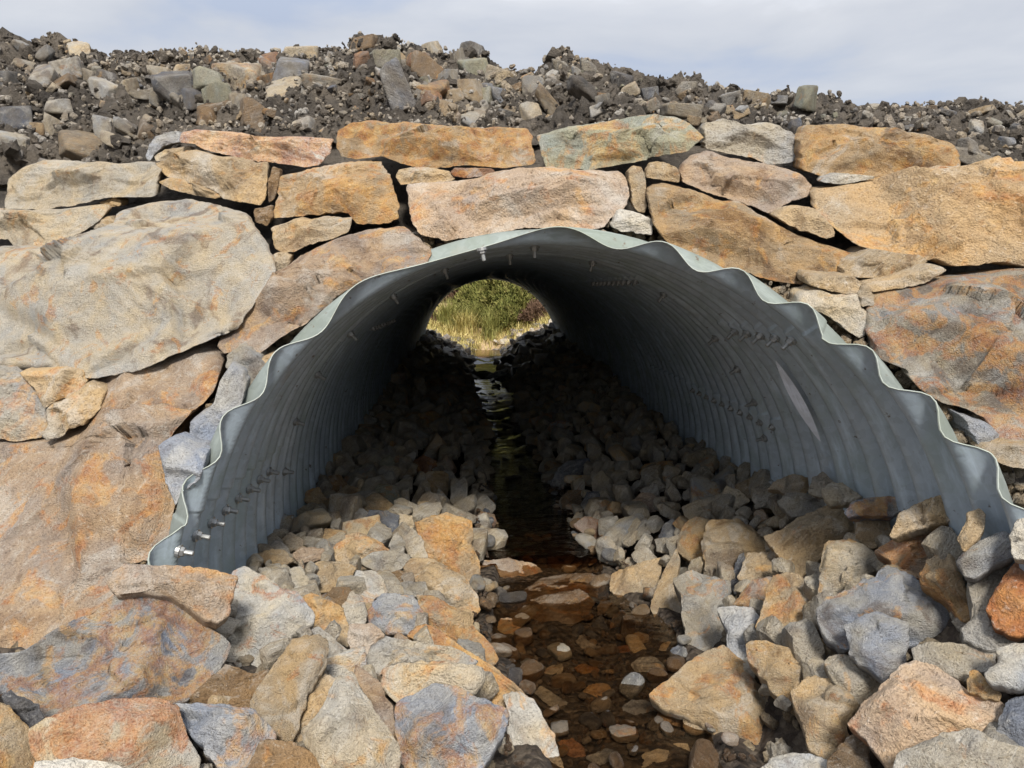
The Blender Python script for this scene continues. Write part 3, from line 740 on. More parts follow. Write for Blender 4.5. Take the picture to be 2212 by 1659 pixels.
HEAP = '''
pinkish flat slab lying across the culvert's lower left rim; pink; .4; 233,1256 244,1236 269,1216 315,1220 448,1227 516,1244 504,1279 496,1327 471,1343 442,1336 395,1300 360,1280 300,1275 255,1284 238,1270; ridge=240,1262,510,1275,1.2,.5 b=-.16
white boulder with red-rust spots right of the pinkish flat slab; white; .42; 499,1230 528,1220 547,1230 590,1261 655,1293 676,1327 673,1344 633,1373 607,1407 570,1448 547,1460 518,1453 484,1430 499,1390 479,1362 505,1336 504,1279; ridge=500,1390,675,1340,.3,1.1 red=1
big blue-grey boulder blotched orange in the left foreground; blue; .62; -70,1413 34,1405 57,1396 100,1367 158,1336 200,1324 252,1281 286,1267 329,1261 352,1267 395,1301 424,1327 438,1342 473,1367 499,1390 484,1427 447,1468 410,1502 381,1519 344,1512 286,1514 200,1530 143,1550 100,1556 75,1525 40,1500 11,1493 -70,1479; ridge=290,1520,420,1330,.75,.12 b=-.08
dark slate wedge stuck between foreground boulders at bottom left; dark; .0; 3,1502 23,1489 40,1505 80,1522 95,1551 60,1575 34,1545; b=-.03
orange-tan stone cut by the photo's bottom left corner; tan; .6; -70,1500 17,1519 54,1565 69,1614 77,1675 -70,1675
boulder spotted deep rust-red at the bottom left, half pale tan; pale; .6; 63,1574 97,1551 172,1525 258,1508 329,1506 358,1513 381,1534 401,1579 415,1608 431,1637 427,1680 258,1680 200,1655 77,1640 69,1605; ridge=330,1660,360,1510,.35,.3 red=1
blue-topped brown stone right of the rust-red spotted boulder; blue; .55; 375,1519 448,1519 551,1531 579,1565 597,1588 588,1622 548,1654 476,1665 448,1631 433,1605 401,1577 384,1536; ridge=400,1565,590,1580,.5,.6 b=.05
whitish stone just showing under the rust-red spotted boulder; white; .1; 75,1645 140,1640 215,1643 260,1655 275,1690 75,1690; b=-.05
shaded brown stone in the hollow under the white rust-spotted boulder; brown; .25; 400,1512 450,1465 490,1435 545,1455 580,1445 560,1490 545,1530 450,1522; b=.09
tan upright slab leaning left of the big tan pyramid boulder; tan; .3; 541,1513 590,1433 615,1410 633,1379 658,1370 690,1373 710,1393 704,1436 690,1459 670,1493 658,1528 647,1548 647,1568 630,1599 604,1591 567,1565 538,1539; b=-.02
tan-orange block right of the white rust-spotted boulder; tan; .5; 655,1290 670,1279 696,1290 741,1313 756,1362 753,1396 730,1390 713,1367 678,1356 660,1365 640,1360 678,1330; b=.06
dusty grey slab behind the tan upright slab; grey; .2; 670,1359 690,1354 713,1372 747,1403 770,1436 762,1455 724,1470 690,1465 700,1407; b=.06
big tan pyramid boulder with a sharp ridge in the foreground; pale; .3; 762,1453 776,1485 804,1528 833,1571 862,1611 865,1642 862,1675 850,1690 700,1665 662,1611 656,1582 678,1551 707,1505 724,1470 747,1459; ridge=764,1455,845,1680,.55,.12 b=-.06
pinkish stone behind the right flank of the tan pyramid boulder; pink; .25; 768,1435 793,1450 822,1476 833,1505 847,1522 855,1571 845,1590 819,1560 790,1499 764,1459; b=.05
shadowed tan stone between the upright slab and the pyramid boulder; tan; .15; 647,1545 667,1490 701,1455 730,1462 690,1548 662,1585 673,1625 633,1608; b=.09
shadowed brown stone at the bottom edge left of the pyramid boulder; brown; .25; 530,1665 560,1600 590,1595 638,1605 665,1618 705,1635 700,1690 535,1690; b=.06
round grey-blue boulder swirled with orange at bottom centre; blue; .6; 856,1528 867,1508 919,1485 939,1475 988,1482 1028,1508 1062,1519 1091,1525 1100,1539 1091,1571 1062,1617 1039,1660 1005,1685 905,1685 867,1645 862,1599 853,1565; b=-.07
striped pale and brown block behind the round orange-swirled boulder; pale; .35; 827,1445 856,1433 948,1431 1028,1436 1048,1448 1051,1468 1028,1495 991,1500 939,1495 890,1505 862,1525 845,1511 825,1476; ridge=828,1448,1050,1444,.6,.7
long orange slab slanting down beside the stream at bottom centre; orange; .75; 876,1373 899,1353 919,1347 948,1359 1005,1402 1062,1439 1110,1475 1135,1500 1152,1513 1155,1535 1100,1540 1062,1525 1034,1502 1051,1468 1048,1448 1010,1425 976,1396; c=1030,1445 b=.04
white-streaked slab standing at the stream's edge, right of the swirled boulder; white; .35; 1085,1500 1120,1491 1152,1512 1172,1545 1197,1590 1220,1665 1210,1695 1134,1665 1103,1610 1094,1556 1095,1528; c=1150,1590
rough grey slab above the striped block; grey; .3; 799,1396 830,1373 876,1382 919,1390 976,1396 1034,1428 1015,1445 948,1443 856,1443 833,1448 816,1462 776,1445 770,1425 793,1413; ridge=775,1430,1030,1428,.4,.8 b=.05
dusty pinkish stone left of the rough grey slab; pink; .1; 753,1347 804,1346 830,1373 799,1396 793,1415 762,1420 750,1385; b=.08
folded grey and orange rock in the middle of the left heap; blue; .5; 792,1322 807,1299 827,1281 870,1284 896,1287 913,1327 911,1350 882,1370 833,1370 799,1346
rough orange-tan rock right of the folded grey rock; tan; .6; 899,1284 933,1287 976,1310 1022,1324 1019,1350 1062,1390 1077,1422 1062,1440 1028,1410 976,1375 916,1350; c=980,1345
big tan rounded rock above the rough orange-tan rock; tan; .4; 870,1225 888,1205 928,1205 956,1218 1005,1250 1031,1285 1037,1316 1025,1328 976,1312 942,1290 910,1270 882,1245; ridge=885,1240,1030,1318,.35,.6
grey folded flat stone below the cream triangular stone on the left heap; grey; .15; 773,1213 804,1193 847,1188 885,1199 888,1210 868,1229 819,1240 802,1227; ridge=776,1215,885,1206,.5,.8
rounded yellowish tan stone left of the grey folded flat stone; tan; .25; 661,1224 690,1211 747,1214 770,1224 758,1252 730,1275 690,1278 675,1260
white-grey pointed stone above the tan-orange block on the left heap; white; .05; 608,1243 633,1226 650,1222 661,1244 687,1283 655,1295 604,1262
grey-white stone with a yellow foot right of the rounded yellowish tan stone; white; .35; 756,1260 770,1233 804,1231 822,1245 838,1278 810,1290 799,1308 762,1284
dark brown triangular stone in the left heap; brown; .15; 694,1295 719,1268 756,1268 761,1283 738,1315; b=.04
grey upright stone left of the folded grey rock; grey; .25; 739,1310 759,1277 784,1290 795,1327 786,1350 759,1350 750,1360; b=.03
small brown block beneath the grey folded flat stone; brown; .2; 828,1241 862,1231 881,1239 884,1258 847,1264; b=.04
rough grey stone left of the big tan rounded rock; grey; .15; 834,1267 876,1256 918,1256 930,1285 899,1288 847,1285; b=.04
prominent orange boulder at the top of the left heap beside the stream; orange; .6; 895,1128 914,1125 964,1106 1018,1124 1024,1155 1018,1172 1035,1210 1037,1250 1030,1274 1000,1260 960,1225 924,1210 914,1180 903,1150; ridge=905,1145,1030,1215,.45,.5
tan slab left of the cream triangular stone; tan; .35; 714,1190 737,1158 775,1148 815,1168 845,1190 800,1200 770,1218 730,1216; ridge=718,1195,840,1185,.35,.7
cream triangular stone standing left of the orange boulder; pale; .1; 863,1170 890,1137 912,1164 925,1205 912,1216 882,1200
blue-grey and tan block above the tan slab on the left heap; slate; .1; 784,1138 797,1100 832,1103 862,1112 862,1149 819,1161 803,1146; ridge=786,1120,862,1118,.5,.4
pointed tan block above the blue-grey and tan block; tan; .15; 770,1087 813,1063 851,1090 848,1104 808,1106 795,1106; ridge=772,1090,850,1098,.35,1.0
tan wedge near the pipe wall on the left heap; tan; .2; 680,1124 704,1107 731,1104 736,1119 728,1136 698,1134
grey chunk with white edges left of the blue-grey and tan block; grey; .1; 748,1103 770,1093 796,1107 782,1134 759,1125
tan stone against the left pipe wall near the rim; tan; .25; 609,1163 627,1148 660,1170 668,1177 627,1192 617,1182
reddish stone touching the left pipe wall, upper of a pair; tan; .4; 655,1081 663,1060 688,1052 706,1079 690,1093
grey stone touching the left pipe wall, lower of a pair; grey; .15; 639,1103 671,1085 695,1090 684,1108 644,1115
grey-brown stone left of the tan pentagon stone on the left heap; brown; .1; 702,1056 709,1028 733,1025 752,1046 720,1071
tan pentagon stone on the left heap inside the pipe; tan; .15; 718,1070 750,1047 774,1055 769,1081 748,1084
small pale triangle beside the tan pentagon stone; pale; .1; 773,1040 783,1033 804,1060 780,1068 770,1060
greenish grey slab with a red top edge on the left heap; green; .25; 795,1070 819,1044 856,1049 868,1073 851,1094 819,1070; ridge=797,1068,866,1062,.5,.5
smooth tan pentagon block high in the left heap inside the pipe; tan; .1; 910,1034 925,1017 961,1017 968,1024 968,1070 936,1064
pale block left of the upright tan block on the left heap; pale; .05; 850,1081 868,1074 905,1093 908,1111 893,1123 858,1109
upright tan block left of the orange boulder's top; tan; .1; 901,1084 925,1082 936,1122 905,1119
short pale tan block above the cream triangular stone; pale; .1; 860,1108 890,1115 895,1138 871,1153 859,1146
long greenish slab across the middle of the left heap; green; .1; 789,1015 843,981 855,1005 819,1026 789,1032
rust-brown block high on the left heap in shade; rust; .3; 888,999 914,981 941,995 947,1021 906,1024
tan rounded stone at the foot of the left pipe wall; tan; .2; 540,1203 575,1188 612,1186 634,1210 615,1220 578,1218
knobbly tan stone right of the one at the pipe wall's foot; pink; .3; 630,1195 653,1182 701,1185 705,1207 646,1217
grey mottled stone at the foot of the left pipe wall; grey; .1; 568,1193 595,1164 611,1170 629,1194 629,1209 573,1207
tan jagged stone behind the tan slab on the left heap; tan; .25; 675,1168 698,1156 701,1140 752,1148 720,1174 693,1177
big tan wedge-shaped boulder near the top of the right heap; tan; .2; 1651,1157 1689,1143 1741,1110 1798,1089 1826,1094 1847,1140 1847,1150 1820,1167 1779,1190 1771,1205 1730,1246 1714,1232 1689,1208 1670,1183; ridge=1655,1162,1845,1150,.35,1.6
tan cube-like block right of the big tan wedge boulder; tan; .1; 1848,1126 1856,1111 1902,1108 1921,1113 1923,1156 1886,1186 1869,1178 1848,1161; ridge=1850,1160,1922,1155,.12,1.5
blue and orange flat stone lying by the right pipe wall; blue; .55; 1824,1107 1845,1081 1880,1075 1935,1073 1973,1085 1948,1102 1924,1115 1902,1112 1856,1112 1834,1118; ridge=1830,1108,1965,1092,.4,.8
tan bar-shaped stone propped against the right pipe wall; tan; .15; 1922,1156 1941,1108 1995,1083 2034,1068 2047,1078 2060,1121 2034,1131 1984,1139 1949,1153 1930,1161; ridge=1925,1148,2055,1112,.2,1.3
rust-streaked slab below the tan bar-shaped stone; pink; .6; 1887,1189 1949,1153 2012,1132 2034,1131 2055,1143 2082,1192 2066,1206 2044,1194 2028,1206 1990,1245 1984,1250 1932,1226 1925,1208; ridge=1890,1195,2078,1195,.35,1.0 red=.7
pale blue-tan upright block below the big tan wedge boulder; pale; .35; 1764,1293 1771,1247 1782,1173 1820,1165 1853,1173 1908,1198 1932,1219 1932,1232 1894,1232 1853,1254 1848,1268 1823,1280 1785,1293 1768,1305; ridge=1855,1265,1850,1180,.5,.1
orange-edged tan stone between the rust-streaked slab and the big blue slab; tan; .55; 1986,1243 2000,1215 2028,1188 2057,1201 2096,1290 2105,1310 2093,1342 2077,1342 2048,1297 1994,1262; ridge=2020,1280,2040,1195,.3,.2
blue-grey angular stone near the lower right pipe wall; blue; .05; 2064,1213 2083,1189 2116,1168 2167,1145 2184,1155 2197,1181 2191,1205 2154,1213 2126,1235 2107,1247 2083,1242; ridge=2066,1213,2190,1195,.5,1.0
grey-white stone at the photo's right edge in front of the pipe; white; .1; 2179,1156 2195,1126 2217,1103 2290,1205 2190,1207
dark rust-red boulder at the photo's right edge; rust; .75; 2135,1313 2146,1279 2163,1256 2191,1213 2290,1193 2290,1370 2180,1370 2147,1354; b=-.03 red=.7
small upright tan stone leaning on the lower right pipe wall; tan; .05; 2069,1161 2085,1137 2088,1108 2116,1098 2130,1110 2126,1143 2099,1175 2083,1192 2075,1178
smooth grey stone behind the dark rust-red boulder; grey; .1; 2088,1252 2123,1235 2151,1216 2183,1216 2170,1258 2150,1299 2150,1327 2170,1370 2215,1370 2290,1388 2151,1409 2083,1383 2074,1358 2100,1337 2103,1309; c=2120,1320 b=.08
big blue-grey slab with dusty tan patches in the right heap; blue; .3; 1765,1322 1785,1296 1825,1279 1842,1276 1865,1256 1891,1250 1899,1233 1936,1228 1959,1242 1994,1259 2045,1288 2063,1299 2079,1330 2079,1355 2022,1377 1974,1394 1951,1394 1836,1400 1825,1406 1785,1371 1767,1346; ridge=1768,1345,2078,1345,.3,1.2
light blue pentagonal block lying on the big blue-grey slab; blue; .0; 1825,1353 1859,1331 1885,1322 1908,1325 1964,1347 1956,1430 1925,1452 1911,1474 1876,1447 1836,1415 1830,1381; ridge=1830,1360,1960,1362,.5,.08 b=-.10
yellow-tan five-sided block left of the big blue-grey slab; tan; .5; 1631,1353 1644,1327 1659,1261 1670,1245 1702,1236 1722,1239 1750,1259 1767,1279 1764,1344 1735,1395 1716,1401 1679,1380 1644,1368; ridge=1725,1395,1755,1265,.8,.1
small red-brown stone left of the yellow-tan five-sided block; pink; .6; 1583,1307 1600,1283 1625,1253 1670,1244 1661,1277 1650,1303 1620,1311; ridge=1588,1300,1660,1270,.4,.8
striped tan stone under the big tan wedge boulder's left end; tan; .3; 1593,1249 1615,1193 1662,1193 1697,1228 1707,1238 1656,1256 1623,1264; b=.04
large pale tan boulder at the left end of the right heap; tan; .2; 1515,1180 1530,1122 1600,1128 1650,1158 1662,1185 1642,1212 1605,1225 1592,1242 1550,1246 1525,1227; ridge=1520,1165,1655,1185,.4,.6
orange-faced tan stone left of the large pale tan boulder; tan; .65; 1461,1172 1480,1130 1502,1115 1532,1120 1525,1170 1528,1225 1500,1220 1463,1192; ridge=1490,1215,1500,1118,.4,.3
rounded grey-tan upright stone standing in the stream's right edge; tan; .2; 1405,1309 1415,1279 1432,1236 1461,1185 1469,1210 1460,1250 1474,1287 1478,1341 1438,1350 1415,1330
grey upright boulder with an orange stripe right of the stream; grey; .4; 1453,1250 1495,1231 1538,1245 1578,1254 1583,1299 1555,1312 1565,1339 1577,1370 1571,1398 1530,1413 1507,1416 1485,1387 1476,1344 1473,1290; b=-.02
blue-grey wedge right of the orange-striped upright boulder; blue; .2; 1548,1312 1567,1308 1624,1311 1642,1333 1629,1387 1601,1432 1581,1428 1570,1395 1571,1367
narrow dark grey sliver above the blue-grey wedge; slate; .05; 1574,1258 1596,1199 1607,1191 1615,1227 1612,1253 1587,1285; b=.03
largest orange-tan boulder beside the stream in the right foreground; tan; .5; 1401,1499 1447,1465 1484,1433 1536,1405 1564,1394 1600,1427 1638,1476 1681,1508 1724,1545 1744,1600 1744,1627 1700,1639 1650,1632 1587,1618 1524,1572 1481,1543 1438,1529; ridge=1425,1515,1745,1625,.3,1.4
tan forked boulder below the yellow-tan five-sided block; tan; .4; 1613,1391 1624,1383 1656,1383 1693,1400 1736,1400 1750,1383 1770,1377 1815,1405 1781,1424 1792,1438 1745,1461 1727,1472 1713,1490 1726,1540 1679,1503 1644,1463 1618,1424; ridge=1620,1410,1730,1530,.2,1.0
tall grey-tan block in front of the tan forked boulder; tan; .3; 1711,1490 1745,1460 1790,1463 1845,1503 1858,1525 1838,1547 1827,1564 1835,1592 1790,1641 1750,1621 1740,1587 1722,1536; ridge=1725,1535,1850,1520,.3,.15
grey and orange bar stone below the light blue pentagonal block; grey; .35; 1777,1430 1790,1417 1830,1414 1865,1437 1907,1470 1901,1492 1864,1526 1842,1509 1802,1472; ridge=1790,1450,1880,1500,.3,.5
big reddish layered boulder in the right foreground; pink; .5; 1834,1553 1865,1520 1911,1480 1945,1440 1982,1426 2017,1434 2065,1463 2083,1480 2094,1491 2151,1506 2176,1525 2159,1555 2114,1586 2065,1583 2022,1592 1979,1612 1957,1635 1931,1661 1916,1658 1888,1618 1871,1595 1828,1563; ridge=1840,1545,1950,1640,.12,.9 red=.7 b=-.04
wide flat grey-tan slab at the bottom right corner; grey; .2; 1926,1685 1939,1631 1979,1609 2037,1583 2094,1577 2123,1586 2143,1603 2290,1623 2290,1695 1925,1695; b=-.05
dark grey stone at the photo's right edge near the bottom; slate; .15; 2144,1593 2166,1552 2183,1511 2290,1478 2290,1624 2166,1612; b=.05
silvery light grey stone at the right edge below the dark rust-red boulder; white; .0; 2126,1456 2154,1431 2157,1405 2194,1388 2290,1391 2290,1483 2174,1487 2146,1477; b=-.02
flat grey-brown stone right of the light blue pentagonal block; grey; .25; 1972,1399 2002,1388 2054,1388 2094,1391 2151,1411 2153,1433 2130,1452 2108,1450 2091,1474 2051,1460 2017,1440 1975,1429; b=.03
small orange-sided chip between the flat grey-brown and silvery stones; orange; .5; 2089,1495 2094,1454 2111,1446 2139,1470 2165,1502 2162,1515 2117,1503; b=.03
dark tan triangular stone at the bottom edge right of centre; brown; .2; 1788,1641 1828,1595 1859,1586 1875,1611 1884,1690 1788,1690
pale dusty stone cut by the bottom edge below the largest orange-tan boulder; white; .1; 1628,1672 1670,1636 1722,1630 1750,1627 1790,1642 1852,1662 1852,1695 1628,1695; b=-.03
tan chunk by the right pipe wall, leftmost of the row there; tan; .1; 1588,1047 1629,1029 1658,1055 1655,1066 1621,1078 1588,1064
flat tan block by the right pipe wall; tan; .2; 1657,1057 1673,1040 1714,1022 1746,1034 1746,1055 1737,1069 1697,1067 1681,1055; ridge=1660,1055,1745,1048,.5,1.0
grey upright stone against the right pipe wall; grey; .15; 1744,1063 1755,1032 1777,1018 1800,1039 1779,1055 1779,1075
smooth rounded grey-brown slab by the right pipe wall; grey; .15; 1775,1055 1798,1040 1823,1045 1866,1075 1842,1088 1796,1091 1780,1075
long grey stone above the big tan wedge boulder; grey; .1; 1679,1082 1703,1064 1771,1067 1798,1080 1789,1093 1744,1110 1711,1116 1690,1096
long pale bar stone left of the leaning chunks on the right heap; pale; .05; 1472,1094 1515,1077 1556,1066 1561,1081 1518,1106 1486,1131; b=.02
pale pentagonal stone beside the long pale bar stone; pale; .05; 1557,1067 1570,1049 1606,1066 1621,1081 1584,1104
big pale grey wedge at the foot of the right bank beside the water; grey; .05; 1292,1174 1310,1147 1338,1122 1384,1108 1392,1117 1367,1142 1348,1182 1332,1188 1299,1183; ridge=1296,1178,1388,1115,.6,.6
grey pyramid right of the pale grey wedge by the water; grey; .05; 1355,1174 1390,1120 1408,1128 1408,1150 1381,1164
dark and pale oval stone left of the orange-faced tan stone; slate; .1; 1423,1163 1431,1134 1453,1120 1465,1131 1463,1168 1442,1191
flat dark slab at the water's right edge inside the pipe; slate; .15; 1188,1045 1207,1010 1228,995 1272,989 1277,1005 1239,1032 1212,1057
blue-grey block midway up the right bank inside the pipe; slate; .0; 1254,1092 1269,1063 1318,1060 1301,1097 1272,1109
brown rounded stone at the water's right edge inside the pipe; brown; .3; 1205,1083 1228,1060 1258,1058 1255,1092 1237,1106 1212,1098
pinkish rounded block midway along the lit part of the right bank; pink; .1; 1363,1086 1384,1063 1412,1066 1424,1084 1419,1103 1384,1112
'''
STREAM = '''
red-brown stone at the water's edge under the right bank; rust; .3; 1237,1133 1264,1115 1299,1123 1307,1155 1299,1164 1267,1158; b=.0
flat tan stone half under water right of the submerged brown slab; tan; .3; 1321,1240 1381,1214 1434,1202 1426,1238 1423,1266 1381,1293 1341,1296 1316,1272
broad flat brown slab lying under the shallow stream water; brown; .35; 1109,1310 1137,1268 1169,1245 1223,1235 1281,1236 1303,1250 1285,1295 1268,1325 1238,1347 1215,1353 1166,1336; flat=1 t=.08 lo=.0
long smooth brown stone lying beside the submerged brown slab; pink; .35; 1035,1210 1094,1206 1152,1216 1171,1233 1168,1252 1123,1276 1080,1270 1035,1260
grey and pink wedge stone at the stream's left edge in the foreground; grey; .1; 1144,1504 1169,1480 1209,1506 1251,1539 1254,1558 1238,1568 1197,1558 1173,1533
grey and tan blocky stone standing in the pool's right side; grey; .25; 1362,1433 1381,1420 1418,1420 1440,1445 1443,1461 1404,1471 1373,1455; ridge=1366,1440,1440,1448,.5,.8
dark grey cone-shaped stone in the pool's right side; slate; .0; 1439,1430 1452,1402 1470,1387 1486,1405 1497,1427 1467,1445
pinkish rounded pebble at the pool's lower right; pink; .15; 1413,1556 1427,1534 1447,1530 1474,1540 1480,1570 1458,1588 1430,1585
grey and orange oval stone left of the pinkish rounded pebble; blue; .35; 1344,1530 1361,1511 1395,1511 1437,1531 1417,1556 1407,1565 1375,1568
pale dry stone in the stream at the bottom edge; pale; .05; 1367,1650 1389,1628 1421,1617 1444,1620 1452,1685 1375,1685
small grey-white block right of the pale dry stone at the bottom edge; white; .05; 1439,1608 1484,1606 1495,1639 1467,1645 1442,1633
dark slaty stone at the stream's bottom edge; slate; .1; 1264,1633 1318,1615 1354,1631 1354,1663 1301,1675
red-brown stone at the stream's left edge near the bottom; rust; .2; 1201,1604 1238,1592 1262,1619 1271,1644 1238,1658
glossy wet orange stone in the middle of the pool; orange; .9; 1247,1504 1275,1477 1314,1477 1320,1493 1295,1515; wet=1
spiky grey-yellow stone at the pool's left side; tan; .4; 1155,1472 1186,1440 1214,1431 1218,1448 1192,1479
yellow-tan forked pebble at the pool's left edge; tan; .6; 1061,1387 1080,1337 1105,1334 1108,1350 1125,1356 1096,1388 1071,1398
wet grey-brown oval stone in the middle of the pool; grey; .2; 1244,1384 1255,1371 1291,1399 1288,1415 1260,1410; wet=1
orange-edged dark stone sticking out of the pool; slate; .5; 1313,1369 1323,1334 1341,1317 1363,1324 1351,1358 1338,1376; wet=1
tan angular pebble in the pool right of the orange-edged dark stone; tan; .4; 1355,1380 1378,1364 1400,1372 1405,1385 1378,1396; wet=1
dark grey pebble in the pool left of the orange-edged dark stone; slate; .1; 1280,1352 1298,1326 1312,1352 1305,1372 1288,1368; wet=1
red-brown block in the pool above the grey and tan blocky stone; rust; .4; 1325,1398 1352,1393 1368,1408 1362,1420 1335,1425; wet=1
orange flat stone under the water in the middle of the pool; orange; .7; 1238,1442 1262,1432 1296,1446 1285,1456 1258,1460; wet=1
tan-brown stone at the pool's head beside the right bank; brown; .3; 1270,1183 1295,1175 1310,1195 1300,1205 1278,1200
'''
CINV = CM.inverted()
def to_px(P):
    q = np.asarray(P, float) @ np.array(CINV).T
    d = -q[..., 2]
    return np.stack([1106 + F * q[..., 0] / d, 829.5 - F * q[..., 1] / d], -1)
def inside(poly, p):
    x, y = p; c = False; n = len(poly)
    for i in range(n):
        x1, y1 = poly[i]; x2, y2 = poly[i - 1]
        if (y1 > y) != (y2 > y) and x < (x2 - x1) * (y - y1) / (y2 - y1) + x1:
            c = not c
    return c
SS = np.linspace(0.6, 19, 4000)
def hit_land(x, y):
    v = ray(x, y)
    X, Y, Z = v.x * SS, v.y * SS, v.z * SS
    z = land(X, Y) - Z
    wall = (np.hypot(X - PX0, Z - PZC) > PR - 0.10) & (Y > wallY(X, Z) + 0.05) & (Y < 17)
    k = int(np.argmax((z > 0) | wall))
    return v * SS[k]
polys = []
def centre(pts):
    a = np.array(pts); return (a.min(0) + a.max(0)) / 2
seed = 100
Yax = Vector((0, 1, 0.18)).normalized()
for label, col, rust, pts, opt in parse(WALL):
    seed += 1
    g = random.Random(seed)
    c = centre(pts)
    P0 = on_wall(c[0], c[1], 0.05 + g.uniform(-0.035, 0.035) + opt.get('b', [0])[0])
    opt['grow'] = [-0.008]; opt['steep'] = [1.6]
    bigness = min(1.0, math.dist(np.array(pts).min(0), np.array(pts).max(0)) / 650)
    kk = 0.50 + 0.42 * bigness ** 2
    n = WN * kk + Vector((-0.12, -1, 0.10)) * (1 - kk) + Vector((g.uniform(-.10, .10), 0, g.uniform(-.08, .08))) * (1.1 - bigness)
    o, size = outline_stone('wall_stone', pts, P0, n, seed, opt.get('t', [min(0.34, 0.12 + 0.6 * math.dist(pts[0], pts[len(pts) // 2]) / 800)])[0], 0.17, col, rust, opt, None, Yax)
    tag(o, label, 'stone', 'stones of the facing wall round the culvert mouth')
    polys.append(pts)
for txt, name, grp in ((HEAP, 'rubble_stone', 'large rubble stones heaped in front of and inside the culvert mouth'), (STREAM, 'stream_stone', 'larger stones lying in the stream')):
    for label, col, rust, pts, opt in parse(txt):
        seed += 1
        g = random.Random(seed)
        c = centre(pts); c = (min(max(c[0], 40), 2170), min(c[1], 1640))
        P = hit_land(*c); v = ray(*c).normalized()
        P0 = P + v * (-0.01 + opt.get('b', [0])[0])
        if 'lo' in opt: P0 = P * ((-1.742) / P.z)
        n = -v * 0.85 + Vector((g.uniform(-.12, .12), 0, 0.42))
        if 'flat' in opt: n = Vector((0.02, -0.12, 1))
        size = math.sqrt(abs((max(p[0] for p in pts) - min(p[0] for p in pts)) * (max(p[1] for p in pts) - min(p[1] for p in pts)))) / F * P.length
        o, size = outline_stone(name, pts, P0, n, seed, opt.get('t', [min(0.30, 0.55 * size)])[0], 0.05 if 'flat' in opt else 0.24, col, rust, opt, M_WET if 'wet' in opt or 'flat' in opt else None)
        tag(o, label, 'stone', grp)
        polys.append(pts)
PB = [(np.array(p).min(0), np.array(p).max(0), p) for p in polys]
def covered(px, m=0):
    for a, b, p in PB:
        if a[0] - m < px[0] < b[0] + m and a[1] - m < px[1] < b[1] + m and inside(p, px):
            return True
    return False

# shared rock shapes for the smaller stones
ROCKS = []
for k in range(16):
    v, f = rock_shape(500 + k, 4, 0.022, [0.5, 0.62, 0.72, 0.42][k % 4], 4 + k % 4)
    me = mesh('rock', v, None, f); me.materials.append(M_ROCK); ROCKS.append(me)
WETROCKS, PEBBLES = [], []
for k in range(8):
    me = ROCKS[8 + k].copy(); me.materials.clear(); me.materials.append(M_WET); WETROCKS.append(me)
for k in range(16):                                    # water-worn: corners rubbed down
    v, f = rock_shape(560 + k, 3, 0.05, [0.5, 0.62, 0.72, 0.42][k % 4], 12)
    r_ = np.linalg.norm(v, axis=1)[:, None]; v = v / r_ * np.minimum(r_, 0.80 + 0.18 * r_)
    me = mesh('pebble', v, None, f); me.materials.append(M_WET if k < 8 else M_ROCK); PEBBLES.append(me)
def place(name, me, loc, size, col, rust, g, squash=(1, 1, 1), tilt=0.6, rot=None):
    o = bpy.data.objects.new(name, me); COL.objects.link(o)
    o.location = loc
    o.scale = (size * squash[0], size * squash[1], size * squash[2])
    o.rotation_euler = rot if rot else (g.uniform(-tilt, tilt), g.uniform(-tilt, tilt), g.uniform(0, 6.28))
    c = np.array(PAL[col]) * g.uniform(0.82, 1.15)
    o.color = tuple(np.clip(c, 0, 1)) + (1,); o['rust'] = rust; o['red'] = g.uniform(0, .4); o['sz'] = size * 1.5 if size < .9 else max(squash) * 1.5
    return o

